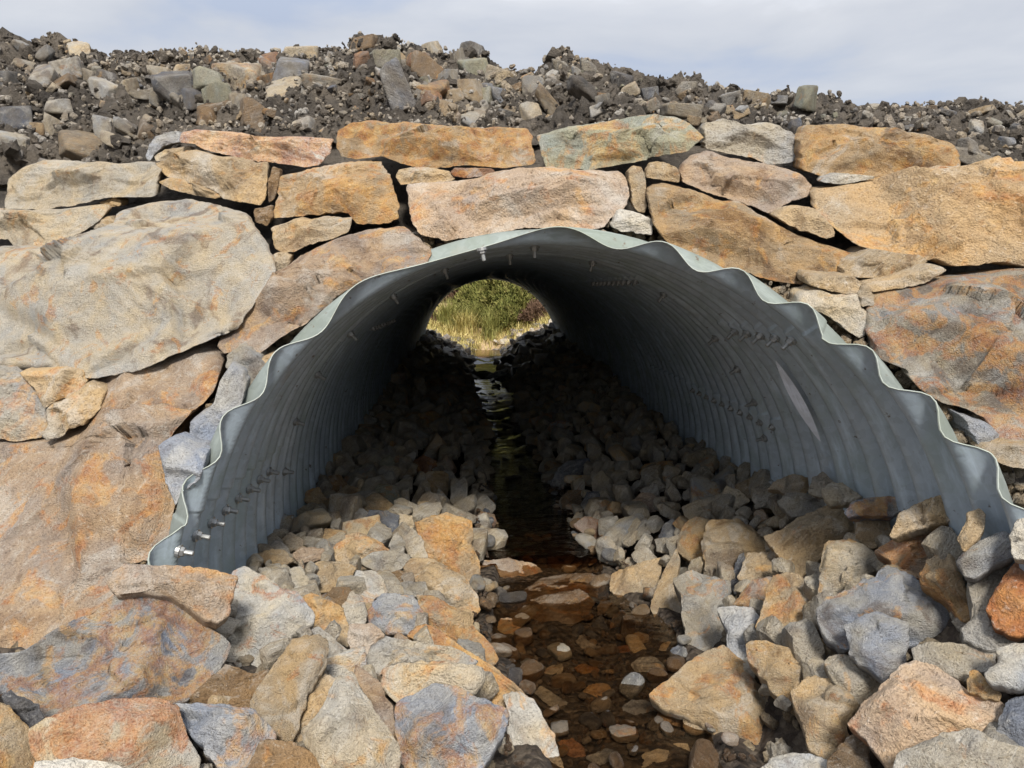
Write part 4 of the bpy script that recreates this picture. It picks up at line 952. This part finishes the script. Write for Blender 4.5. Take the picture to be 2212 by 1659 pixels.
# ---------------------------------------------------------------- stones on the earth bank
BANK = '''168,116,40,24,pale,.3 149,160,60,46,white,.35 92,171,42,28,white,.15 60,148,42,20,pale,.1 15,180,36,44,slate,.05 188,175,28,38,pale,.1 226,171,40,28,dark,.1 136,188,64,24,brown,.2 226,198,50,32,white,.1 125,236,44,26,white,.0
35,265,64,54,slate,.05 112,277,32,40,pale,.1 88,284,36,28,tan,.2 232,288,46,46,white,.05 272,283,44,28,grey,.0 250,311,50,24,pale,.1 322,287,42,28,brown,.1 178,321,92,34,tan,.35 28,315,56,38,white,.0 280,193,32,32,pale,.1 310,208,44,18,grey,.0
387,190,74,52,slate,.1 450,182,66,42,green,.1 524,178,78,64,pale,.55 472,215,50,52,green,.1 425,215,58,38,slate,.1 350,220,46,30,grey,.1 464,250,66,38,brown,.3 516,230,40,42,pale,.15 580,145,50,40,rust,.5 630,168,72,58,blue,.15 652,121,70,30,pale,.1 583,180,38,34,brown,.5 612,212,72,50,pale,.2 671,196,32,40,white,.0 702,188,74,34,pale,.3 555,270,64,56,brown,.1 400,158,40,26,pale,.1 345,162,40,26,pale,.1 95,120,30,20,grey,.1 655,282,52,36,white,.0
833,141,58,48,green,.2 781,134,30,26,rust,.4 744,148,26,18,pale,.0 922,160,62,46,brown,.35 902,137,42,32,rust,.5 925,183,30,22,green,.2 932,200,62,30,orange,.8 903,210,36,36,grey,.1 930,216,38,28,rust,.4 969,180,32,46,grey,.0 978,213,38,28,tan,.4 1019,202,38,50,tan,.15 1043,222,48,40,green,.2 1052,196,34,20,blue,.0 1080,210,36,32,blue,.0 1028,160,62,50,green,.1 1078,178,46,44,pale,.1 1024,118,50,38,dark,.1 993,132,22,34,grey,.0 935,107,30,34,pale,.0 788,103,56,36,brown,.0 966,243,44,34,tan,.1 976,258,42,30,pink,.2 1020,262,60,28,white,.0 1006,241,28,20,pale,.0
1152,194,52,42,grey,.1 1146,252,40,28,pale,.1 1098,257,40,24,slate,.0 1105,244,34,18,tan,.2 1240,178,42,20,pale,.0 1263,203,72,28,dark,.1 1304,225,30,34,grey,.0 1287,248,28,30,white,.0 1210,150,28,26,grey,.0 1270,152,30,24,grey,.0 1345,178,40,26,dark,.1 1405,210,36,30,slate,.0 1360,200,34,22,pale,.0
1635,224,46,36,tan,.2 1485,196,34,28,grey,.0 1580,216,40,22,grey,.0 1680,222,44,22,slate,.0 1480,246,76,34,pale,.1 2110,280,26,20,white,.0 2122,246,54,18,tan,.1 2176,310,30,18,blue,.0 2087,345,62,28,white,.0 1890,235,28,16,grey,.0 1960,262,20,12,white,.0 1600,250,36,22,tan,.2'''
CW = {'pale': 'pale tan', 'white': 'whitish', 'slate': 'slate-grey', 'blue': 'blue-grey', 'green': 'greenish grey', 'dark': 'blackish', 'pink': 'pinkish', 'rust': 'rust-brown'}
MARKS = [(340, 'flat-topped slab'), (715, 'orange-red capstone'), (1155, 'widest orange capstone'), (1515, 'grey-green capstone'), (1728, 'dark grey capstone'), (9999, 'broad brown-orange capstone')]
def hit_bank(x, y):
    v = ray(x, y).normalized()
    return bank_tree.ray_cast(Vector((0, 0, 0)), v)[0]
blist = []
for tok in BANK.split():
    a = tok.split(','); x, y, w, h = (float(q) for q in a[:4])
    P = hit_bank(x, y)
    for up in range(1, 14):
        if P is not None: break
        P = hit_bank(x, y + 3 * up)
    if P is None: continue
    blist.append((x, y, w, h, a[4], float(a[5]), P))
blist.append((1194, 238, 64, 50, 'tan', .25, hit_bank(1194, 238)))
blist.append((862, 193, 44, 72, 'blue', .05, hit_bank(862, 200)))
blist.append((1741, 214, 36, 44, 'green', .2, hit_bank(1741, 238)))
groups = {}
for k, b in enumerate(blist):
    mk = next(m for lim, m in MARKS if b[0] < lim)
    sz = 'large' if b[2] * b[3] > 2300 else ('mid-sized' if b[2] * b[3] > 1150 else 'small')
    groups.setdefault(f"{sz} {CW.get(b[4], b[4])} stone on the bank above the {mk}", []).append(k)
blabel = {}
ORD = ['topmost', 'second from the top', 'third from the top', 'fourth from the top', 'fifth from the top', 'sixth from the top', 'seventh from the top']
for lab, ks in groups.items():
    if len(ks) == 1:
        blabel[ks[0]] = lab; continue
    for j, k in enumerate(sorted(ks, key=lambda q: blist[q][1])):
        blabel[k] = lab + ', ' + (ORD[j] if j < len(ks) - 1 else 'lowest')
nb_ = len(blist)
blabel[nb_ - 3] = 'long tan stone slanting down the soil bank above the grey-green capstone'
blabel[nb_ - 2] = 'long striped blue-grey stone standing aslant on the soil bank'
blabel[nb_ - 1] = 'upright greenish block standing alone on the bank crest against the sky'
for k, (x, y, w, h, col, rust, P) in enumerate(blist):
    g = random.Random(900 + k)
    d = P.y
    sx, sz = w / F * d * 0.55, h / F * d * 0.60
    rot = (g.uniform(-0.35, 0.35), g.uniform(-0.3, 0.3), g.uniform(-0.7, 0.7))
    if k == nb_ - 3: rot = (0.2, 0.75, 0.1); sx, sz = 0.15, 0.055
    if k == nb_ - 2: rot = (0.1, 1.15, 0.1); sx, sz = 0.16, 0.075
    if k == nb_ - 1: rot = (0.05, 0.05, 0.4); P = P + Vector((0, 0, 0.06))
    o = place('bank_stone', ROCKS[[1, 2, 5, 6, 9, 10, 13, 14][g.randrange(8)]], P + Vector((0, 0.01, 0.012)), 1.0, col, rust, g, (sx, (sx + sz) * 0.5, sz * 1.35), rot=rot)
    o['dust'] = g.uniform(.25, .8)
    tag(o, blabel[k], 'stone', 'stones lying on the earth bank')
# smaller stones half sunk in the soil
g = random.Random(77); cnt = 0
while cnt < 255:
    x = g.uniform(-30, 2240); y = np.interp(x, CRX, CRY) + abs(g.gauss(0, 1)) * 60 + g.uniform(-4, 25)
    if covered((x, y)): continue
    P = hit_bank(x, y)
    if P is None or P.y > 8.5: continue
    s = g.choice([0.018, 0.024, 0.03, 0.042]) * g.uniform(0.8, 1.2)
    o = place('bank_pebble', ROCKS[8 + g.randrange(8)], P + Vector((0, 0, s * 0.25)), s, g.choice(['grey', 'grey', 'pale', 'tan', 'brown', 'slate', 'white', 'green']), g.choice([0, 0, 0.1, 0.4]), g)
    o['dust'] = g.uniform(.3, .9)
    tag(o, 'small loose stone half sunk in the dark soil of the bank', 'stone', 'small loose stones in the bank soil'); cnt += 1

def scatter_stuff(name, pts, sizes, mat, variants, seed, color=(.3, .26, .2)):
    gg = np.random.default_rng(seed); parts = []
    for P, s in zip(pts, sizes):
        v, f = variants[gg.integers(len(variants))]
        a, b, c = gg.uniform(0, 6.28, 3)
        M = np.array(Matrix.Rotation(a, 3, 'X') @ Matrix.Rotation(b, 3, 'Y') @ Matrix.Rotation(c, 3, 'Z'))
        parts.append(((v * s * gg.uniform(0.7, 1.25, 3)) @ M.T + np.array(P), f))
    V, T = join(parts)
    o = obj(name, mesh(name, V, None, T, smooth=False), mat); o.color = (*color, 1); o['rust'] = 0.15; o['sz'] = 1.0
    tag(o, kind='stuff'); return o
CL = [rock_shape(700 + k, 2, 0.34, 0.8, 9) for k in range(8)]
GR = [rock_shape(720 + k, 2, 0.05, 0.6, 6) for k in range(8)]
g = random.Random(5)
bv = Vb.reshape(len(cols), NBB, 3)
i0 = int(np.searchsorted(cols, -230)); i1 = int(np.searchsorted(cols, 2450))
pts, sz = [], []
for k in range(11000):
    i = g.randrange(i0, i1); j = g.randrange(3, NB) if k % 4 else g.randrange(NB - 16, NB + 1)
    p = bv[i, j] + np.array([g.gauss(0, .03), g.gauss(0, .02), 0.0])
    q_ = min(0.07, g.lognormvariate(math.log(0.014), 0.6)); p[2] -= 0.35 * q_ + (0.5 * q_ if j > NB - 4 else 0)
    pts.append(p); sz.append(q_)
tag(scatter_stuff('soil_clods', pts, sz, M_SOIL, CL, 11), 'dark crumbly soil clods covering the earth bank', 'soil')
pts, sz = [], []
for k in range(10000):
    i = g.randrange(i0, i1); j = g.randrange(3, NB + 1)
    if vnoise(np.array([bv[i, j] * 1.7]))[0] < g.uniform(-0.6, 0.3): continue
    p = bv[i, j] + np.array([g.gauss(0, .03), g.gauss(0, .02), 0.01])
    pts.append(p); sz.append(min(0.035, g.lognormvariate(math.log(0.013), 0.45)))
tag(scatter_stuff('bank_gravel', pts, sz, M_ROCK, GR, 12, (.27, .24, .20)), 'small grey gravel strewn over the earth bank', 'gravel')
# gravel packed between the crown of the pipe and the stones
pts, sz = [], []
for k in range(2600):
    a = R(g.uniform(-85, 88)); r = PR + g.uniform(0.04, 0.17)
    X, z = PX0 + r * math.sin(a), PZC + r * math.cos(a)
    pts.append((X, wallY(X, z) + g.uniform(0.14, 0.34), z)); sz.append(g.choice([.010, .014, .018, .026]))
tag(scatter_stuff('packing_gravel', pts, sz, M_ROCK, GR, 13, (.34, .27, .18)), 'tan gravel packed between the pipe crown and the wall stones', 'gravel')

# ---------------------------------------------------------------- rubble lining the bed of the culvert
class Sow:
    def __init__(self): self.d = {}
    def ok(self, x, y, r):
        for i in range(int((x - r * 2) * 4), int((x + r * 2) * 4) + 1):
            for j in range(int((y - r * 2) * 4), int((y + r * 2) * 4) + 1):
                for (a, b, q) in self.d.get((i, j), ()):
                    if (a - x) ** 2 + (b - y) ** 2 < ((q + r) * 0.80) ** 2: return False
        return True
    def add(self, x, y, r): self.d.setdefault((int(x * 4), int(y * 4)), []).append((x, y, r))
def edges(Y):
    yy = Y / _K
    return (np.interp(yy, [2.4, 3, 4, 4.9, 5.5, 8, 13, 18.4], [.25, .15, .0, .06, .1, .13, .04, -.02]) * _K,
            np.interp(yy, [2.4, 3, 4, 4.9, 5.5, 8, 13, 18.4], [1.05, 1.05, 1.12, .88, .78, .64, .52, .46]) * _K)
sow = Sow(); g = random.Random(21); n_bed = 0; extra_pts, extra_sz = [], []
for tries in range(4000):                              # wet stones round the far mouth, blue-white sky reflection put into their colour
    Y = g.uniform(15.2, 19.6); el, er = edges(min(Y, 17)); el -= .04 * max(0, Y - 17); X = g.uniform(-1.25, el) if g.random() < .5 else g.uniform(er, 1.9)
    r = g.uniform(.09, .17); z = land1(X, Y)
    if not sow.ok(X, Y, r) or (Y < 17.1 and math.hypot(X - PX0, z - PZC) > PR - 0.04): continue
    sow.add(X, Y, r); col = g.choice(['blue', 'white', 'blue', 'pale'] if Y > 16.6 else ['blue', 'slate', 'blue'])
    o = place('bed_stone', (WETROCKS if col != 'pale' else ROCKS[8:])[g.randrange(8)], (X, Y, z + .1 * r), r, col, 0, g, (1.1, .9, .75), .5)
    sd_ = 'left' if X < .2 else 'right'
    tag(o, f"wet {CW.get(col, col)} sky-tinted rubble stone on the {sd_} bank at the culvert's far mouth", 'stone', f"{CW.get(col, col)} sky-tinted rubble on the {sd_} bank at the far mouth"); n_bed += 1
    if n_bed >= 75: break
for tries in range(60000):
    Y = 2.6 + 16.4 * g.random() ** 1.25
    el, er = edges(Y)
    side = g.random() < 0.5
    X = g.uniform(-1.15, el - 0.02) if side else g.uniform(er + 0.02, 1.8)
    r = g.choice([.055, .07, .09, .115, .14]) * (1.0 if Y < 9 else 1.25) * g.uniform(.85, 1.15)
    if Y < 4.4: r *= 0.6
    if not sow.ok(X, Y, r): continue
    z = land1(X, Y)
    if Y < 17.2 and math.hypot(X - PX0, z - PZC) > PR - 0.04: continue
    p = to_px(np.array([X, Y, z]))
    if covered(p): continue
    sow.add(X, Y, r)
    if n_bed >= 285:
        extra_pts.append((X, Y, z - 0.1 * r)); extra_sz.append(r); 
        if len(extra_pts) > 900: break
        continue
    far = Y > 12.5
    col = g.choice(['tan', 'tan', 'grey', 'pale', 'pale', 'pale', 'white', 'pink'] if not far else ['blue', 'slate', 'blue', 'white'])  # far stones take the sky's bluish reflection as base colour
    o = place('bed_stone', WETROCKS[g.randrange(8)] if far else ROCKS[g.randrange(16)], (X, Y, z - 0.15 * r - (0.04 if Y < 4.4 else 0)), r, col, g.choice([0, .1, .2, .4, .5]) if not far else 0, g, (1.1, 0.9, 0.85), 0.7)
    dist = 'near the mouth of' if Y < 5 else ('in the shade inside' if Y < 9 else 'deep inside')
    tag(o, f"{CW.get(col, col)} sky-tinted rubble stone on the {'left' if side else 'right'} bank {dist} the culvert", 'stone', f"{CW.get(col, col)} sky-tinted rubble on the {'left' if side else 'right'} bank {dist} the culvert"); n_bed += 1
if extra_pts:
    tag(scatter_stuff('bed_rubble', extra_pts, extra_sz, M_ROCK, [rock_shape(740 + k, 3, .03, .6, 6) for k in range(8)], 14, (.40, .36, .29)), 'rubble lining the banks deep inside the culvert', 'rubble')
# stones under and between the big heap stones outside the mouth
g = random.Random(31); n = 0
for tries in range(9000):
    Y = g.uniform(1.7, 3.6); el, er = edges(Y)
    X = g.uniform(-1.7, el) if g.random() < .5 else g.uniform(er, 2.1)
    r = g.choice([.045, .06, .08, .1]); z = land1(X, Y)
    if not sow.ok(X, Y, r): continue
    p = to_px(np.array([X, Y, z]))
    if p[1] < 1060 or p[1] > 1700 or p[0] < -60 or p[0] > 2270 or covered(p): continue
    sow.add(X, Y, r)
    col = g.choice(['tan', 'grey', 'brown', 'pale', 'slate'])
    o = place('gap_stone', ROCKS[g.randrange(16)], (X, Y, z - 0.12 - 0.45 * r), r, col, g.choice([0, .2, .4]), g)
    sd_ = 'left' if X < .4 else 'right'
    tag(o, f"{CW.get(col, col)} stone wedged down between the big rubble of the {sd_} heap", 'stone', f"{CW.get(col, col)} stones in the gaps of the {sd_} heap"); n += 1
    if n > 150: break
pts, sz = [], []
for k in range(3000):
    Y = g.uniform(1.7, 4.6); X = g.uniform(-1.7, 2.1)
    p = (X, Y, land1(X, Y) - .13)
    pts.append(p); sz.append(g.choice([.014, .02, .03, .04]))
tag(scatter_stuff('heap_gravel', pts, sz, M_ROCK, GR, 15, (.25, .21, .15)), 'small broken stone filling the gaps of the rubble heaps', 'gravel')

def water_z(Y, X=0.0):
    Y = np.asarray(Y, float)
    base = np.interp(Y, [0, 4.50, 4.68, 9.5, 11.6, 16.3, 17.0, 18.6], [-1.735, -1.735, -1.675, -1.672, -1.60, -1.585, -1.475, -1.47])
    ph = ((Y + 0.16 * np.sin(7 * X) + 0.07 * np.sin(17 * X + Y)) / 0.62) % 1.0    # riffles running down towards the camera
    saw = np.where(ph < 0.82, ph / 0.82, (1 - ph) / 0.18) * 0.034
    return base + (saw - 0.015) * np.clip((Y - 7.4) / 0.6, 0, 1) * np.clip((16.9 - Y) / 0.4, 0, 1)
# ---------------------------------------------------------------- pebbles of the stream
g = random.Random(41); sp = Sow(); n = 0
for tries in range(30000):
    Y = g.uniform(2.5, 6.4); el, er = edges(Y)
    X = g.uniform(el - .05, er + .05); r = g.choice([.02, .026, .032, .04, .05, .062]) * g.uniform(.85, 1.15)
    if Y > 4.9: r *= .75
    if not sp.ok(X, Y, r): continue
    z = land1(X, Y)
    if covered(to_px(np.array([X, Y, z]))): continue
    sp.add(X, Y, r)
    edge = min(X - el, er - X) < 0.07
    col = g.choice(['grey', 'slate', 'brown', 'tan', 'slate', 'pink']) if edge else g.choice(['brown', 'grey', 'slate', 'tan', 'slate', 'brown', 'grey'])
    wet = not edge and g.random() < .75
    zz = z + r * g.uniform(.1, .6) + (0.02 if edge else 0) + (0.02 if Y < 3.3 else 0)
    o = place('pebble', PEBBLES[g.randrange(8) + (0 if wet else 8)], (X, Y, zz), r * 1.1, col, g.choice([0, 0, .3]), g, (1.15, .9, .8), .5)
    where = 'at the water\'s edge' if edge else ('in the front pool' if Y < 4.4 else 'in the shaded stream inside the culvert')
    tag(o, f"small {CW.get(col, col)} pebble {where}", 'pebble', f"{CW.get(col, col)} pebbles {where}"); n += 1
    if n >= 240: break
for tries in range(6000):                              # dark wet stones breaking the water farther in
    Y = g.uniform(5.6, 14.5); el, er = edges(Y); X = g.uniform(el, er); r = g.choice([.045, .06, .08]) * g.uniform(.8, 1.2)
    if not sp.ok(X, Y, r * 1.5): continue
    sp.add(X, Y, r * 1.5); n += 1
    o = place('pebble', WETROCKS[g.randrange(8)], (X, Y, float(water_z(Y)) - r * g.uniform(.15, .5)), r, 'dark', 0, g, (1.15, .9, .8), .4)
    tag(o, 'dark wet stone breaking the water surface deep in the culvert', 'stone', 'dark wet stones breaking the water deep in the culvert')
    if n >= 290: break
pts, sz = [], []
for k in range(2600):
    Y = g.uniform(2.3, 6.5); el, er = edges(Y); X = g.uniform(el - .1, er + .1)
    if covered(to_px(np.array([X, Y, land1(X, Y)]))): continue
    pts.append((X, Y, land1(X, Y) + .003)); sz.append(g.choice([.007, .01, .014, .018]))
tag(scatter_stuff('stream_gravel', pts, sz, M_WET, GR, 16, (.15, .11, .075)), 'orange-brown gravel under the stream water', 'gravel')
for (x, y, r, lab) in ((1041, 824, .20, 'dark rounded boulder damming the stream deep in the culvert, left of two'), (1071, 832, .26, 'dark rounded boulder damming the stream deep in the culvert, right of two')):
    P = hit_land(x, y + 4)
    o = place('stream_boulder', ROCKS[2], P + Vector((0, 0, .05)), r, 'dark', 0, g, (1, .9, .8), .2)
    tag(o, lab, 'boulder')

wy = np.concatenate([np.arange(1.0, 4.4, .2), np.arange(4.4, 4.8, .02), np.arange(4.9, 7.2, .1), np.arange(7.2, 17, .035), np.arange(17, 18.7, .1)])
wx = np.linspace(-0.8, 1.9, 64)
WX, WY = np.meshgrid(wx, wy)
Vw = np.stack([WX.ravel(), WY.ravel(), water_z(WY.ravel(), WX.ravel())], 1)
me = mesh('water', Vw, grid_faces(len(wy), len(wx)))
water = obj('water', me, M_WATER); me.materials.append(M_WATER_DARK); tag(water, kind='structure')
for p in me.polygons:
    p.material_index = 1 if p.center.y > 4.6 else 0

# ---------------------------------------------------------------- moor beyond the far end
def blades(pts, hs, lean, w, seed):
    gg = np.random.default_rng(seed); n = len(pts)
    P = np.array(pts); h = np.array(hs)
    a = gg.uniform(0, 6.28, n); l = gg.uniform(0.2, 1.0, n) * lean
    d = np.stack([np.cos(a), np.sin(a), np.zeros(n)], 1); side = np.stack([-np.sin(a), np.cos(a), np.zeros(n)], 1)
    V = []
    for t, ww in ((0, 1), (.45, .8), (.8, .5), (1, .05)):
        c = P + d * (h * l * t ** 2)[:, None] + np.array([0, 0, 1]) * (h * t * (1 - .35 * l * t))[:, None]
        V += [c - side * w * ww, c + side * w * ww]
    V = np.stack(V, 1).reshape(-1, 3)
    b = np.arange(n)[:, None] * 8
    Q = np.concatenate([b + np.array([[k, k + 1, k + 3, k + 2]]) for k in (0, 2, 4)])
    return V, Q
g = random.Random(51); pts, hs = [], []
tus = [(g.uniform(-2.6, 3.2), g.uniform(18.3, 22.5), g.uniform(.15, .35)) for _ in range(110)]
for k in range(17000):
    cx, cy, cr = tus[g.randrange(len(tus))]
    X, Y = cx + g.gauss(0, cr), cy + g.gauss(0, cr)
    if Y < 17.9: continue
    if abs(X - .25) < .30 and Y < 19.2: continue
    pts.append((X, Y, land1(X, Y) - .03)); hs.append(g.uniform(.12, .34))
V, Q = blades(pts, hs, 1.0, .009, 1)
gr = obj('moor_grass', mesh('moor_grass', V, Q), M_GRASS); tag(gr, 'dry yellow grass beyond the far end of the culvert', 'grass', kind='stuff')
for k, (X, Y, hh) in enumerate(((.45, 20.0, .85), (-.25, 20.3, .75), (-.75, 20.6, .95), (1.45, 20.2, .6), (.05, 20.9, .8))):
    pp = [(X + g.gauss(0, .13), Y + g.gauss(0, .13), land1(X, Y) - .05) for _ in range(420)]
    V, Q = blades(pp, [hh * g.uniform(.6, 1.1) for _ in pp], .75, .008, 60 + k)
    me = mesh('rush_clump', V - np.array([X, Y, land1(X, Y)]), Q)
    o = obj('rush_clump', me, M_RUSH if k % 2 == 0 else M_GRASS); o.location = (X, Y, land1(X, Y))
    tag(o, ['tall green rush clump in the middle of the far opening', 'short yellowish rush clump left of the tall green one', 'green rush clump at the left of the far opening', 'yellowish rush clump at the right of the far opening', 'green rush clump behind the yellowish one in the far opening'][k], 'rushes', 'rush clumps beyond the far end')

def bush_mesh(seed, rx, rz):
    gg = np.random.default_rng(seed); n = 5200
    d = gg.normal(size=(n, 3)); d[:, 2] = np.abs(d[:, 2]) * 0.9; d /= np.linalg.norm(d, axis=1)[:, None]
    lump = 1 + .30 * fbm(d * 2.4 + seed, 3)
    rr = lump * gg.uniform(.55, 1.0, n) ** .5
    P = d * rr[:, None] * np.array([rx, rx, rz])
    ax = d + gg.normal(size=(n, 3)) * .55 + np.array([0, 0, .5]); ax /= np.linalg.norm(ax, axis=1)[:, None]
    sd_ = np.cross(ax, gg.normal(size=(n, 3))); sd_ /= np.linalg.norm(sd_, axis=1)[:, None]
    L = gg.uniform(.05, .12, n)[:, None]; W = .014
    V = np.stack([P - sd_ * W, P + sd_ * W, P + ax * L + sd_ * W * .4, P + ax * L - sd_ * W * .4], 1).reshape(-1, 3)
    return mesh('foliage', V, np.arange(n * 4).reshape(n, 4), smooth=False)
BUSH = [[bush_mesh(80 + k, .62, .60) for k in range(2)] for _ in range(2)]
for c in range(2):
    for me in BUSH[c]: me.materials.append(M_HEATH[c])
for k, (X, Y, s, c) in enumerate(((.15, 21.9, 1.15, 0), (.75, 21.6, 1.35, 0), (1.75, 21.2, 1.25, 1), (1.2, 22.3, 1.7, 0), (.35, 22.8, 1.5, 0), (2.4, 22.3, 1.6, 1), (-.15, 22.6, .95, 1), (-1.5, 20.9, .8, 1), (1.9, 23.5, 2.0, 0), (3.1, 24.0, 1.9, 0), (-1.0, 24, .8, 1), (1.15, 20.9, .75, 0), (1.6, 24.8, 1.8, 1), (1.65, 19.9, .85, 1), (.95, 20.4, 1.0, 0), (.25, 20.9, .9, 0), (1.3, 20.9, 1.2, 0))):
    b = bpy.data.objects.new('heather_bush', None); COL.objects.link(b); b.location = (X, Y, land1(X, Y) - .05)
    b.scale = (s, s, s * g.uniform(.85, 1.1)); b.rotation_euler[2] = g.uniform(0, 6.28)
    f = bpy.data.objects.new('foliage', BUSH[c][k % 2]); COL.objects.link(f); f.parent = b
    tag(b, ['green', 'brown'][c] + ' heather bush on the slope beyond the far end of the culvert', 'bush', ['green', 'brown'][c] + ' heather bushes beyond the far end')
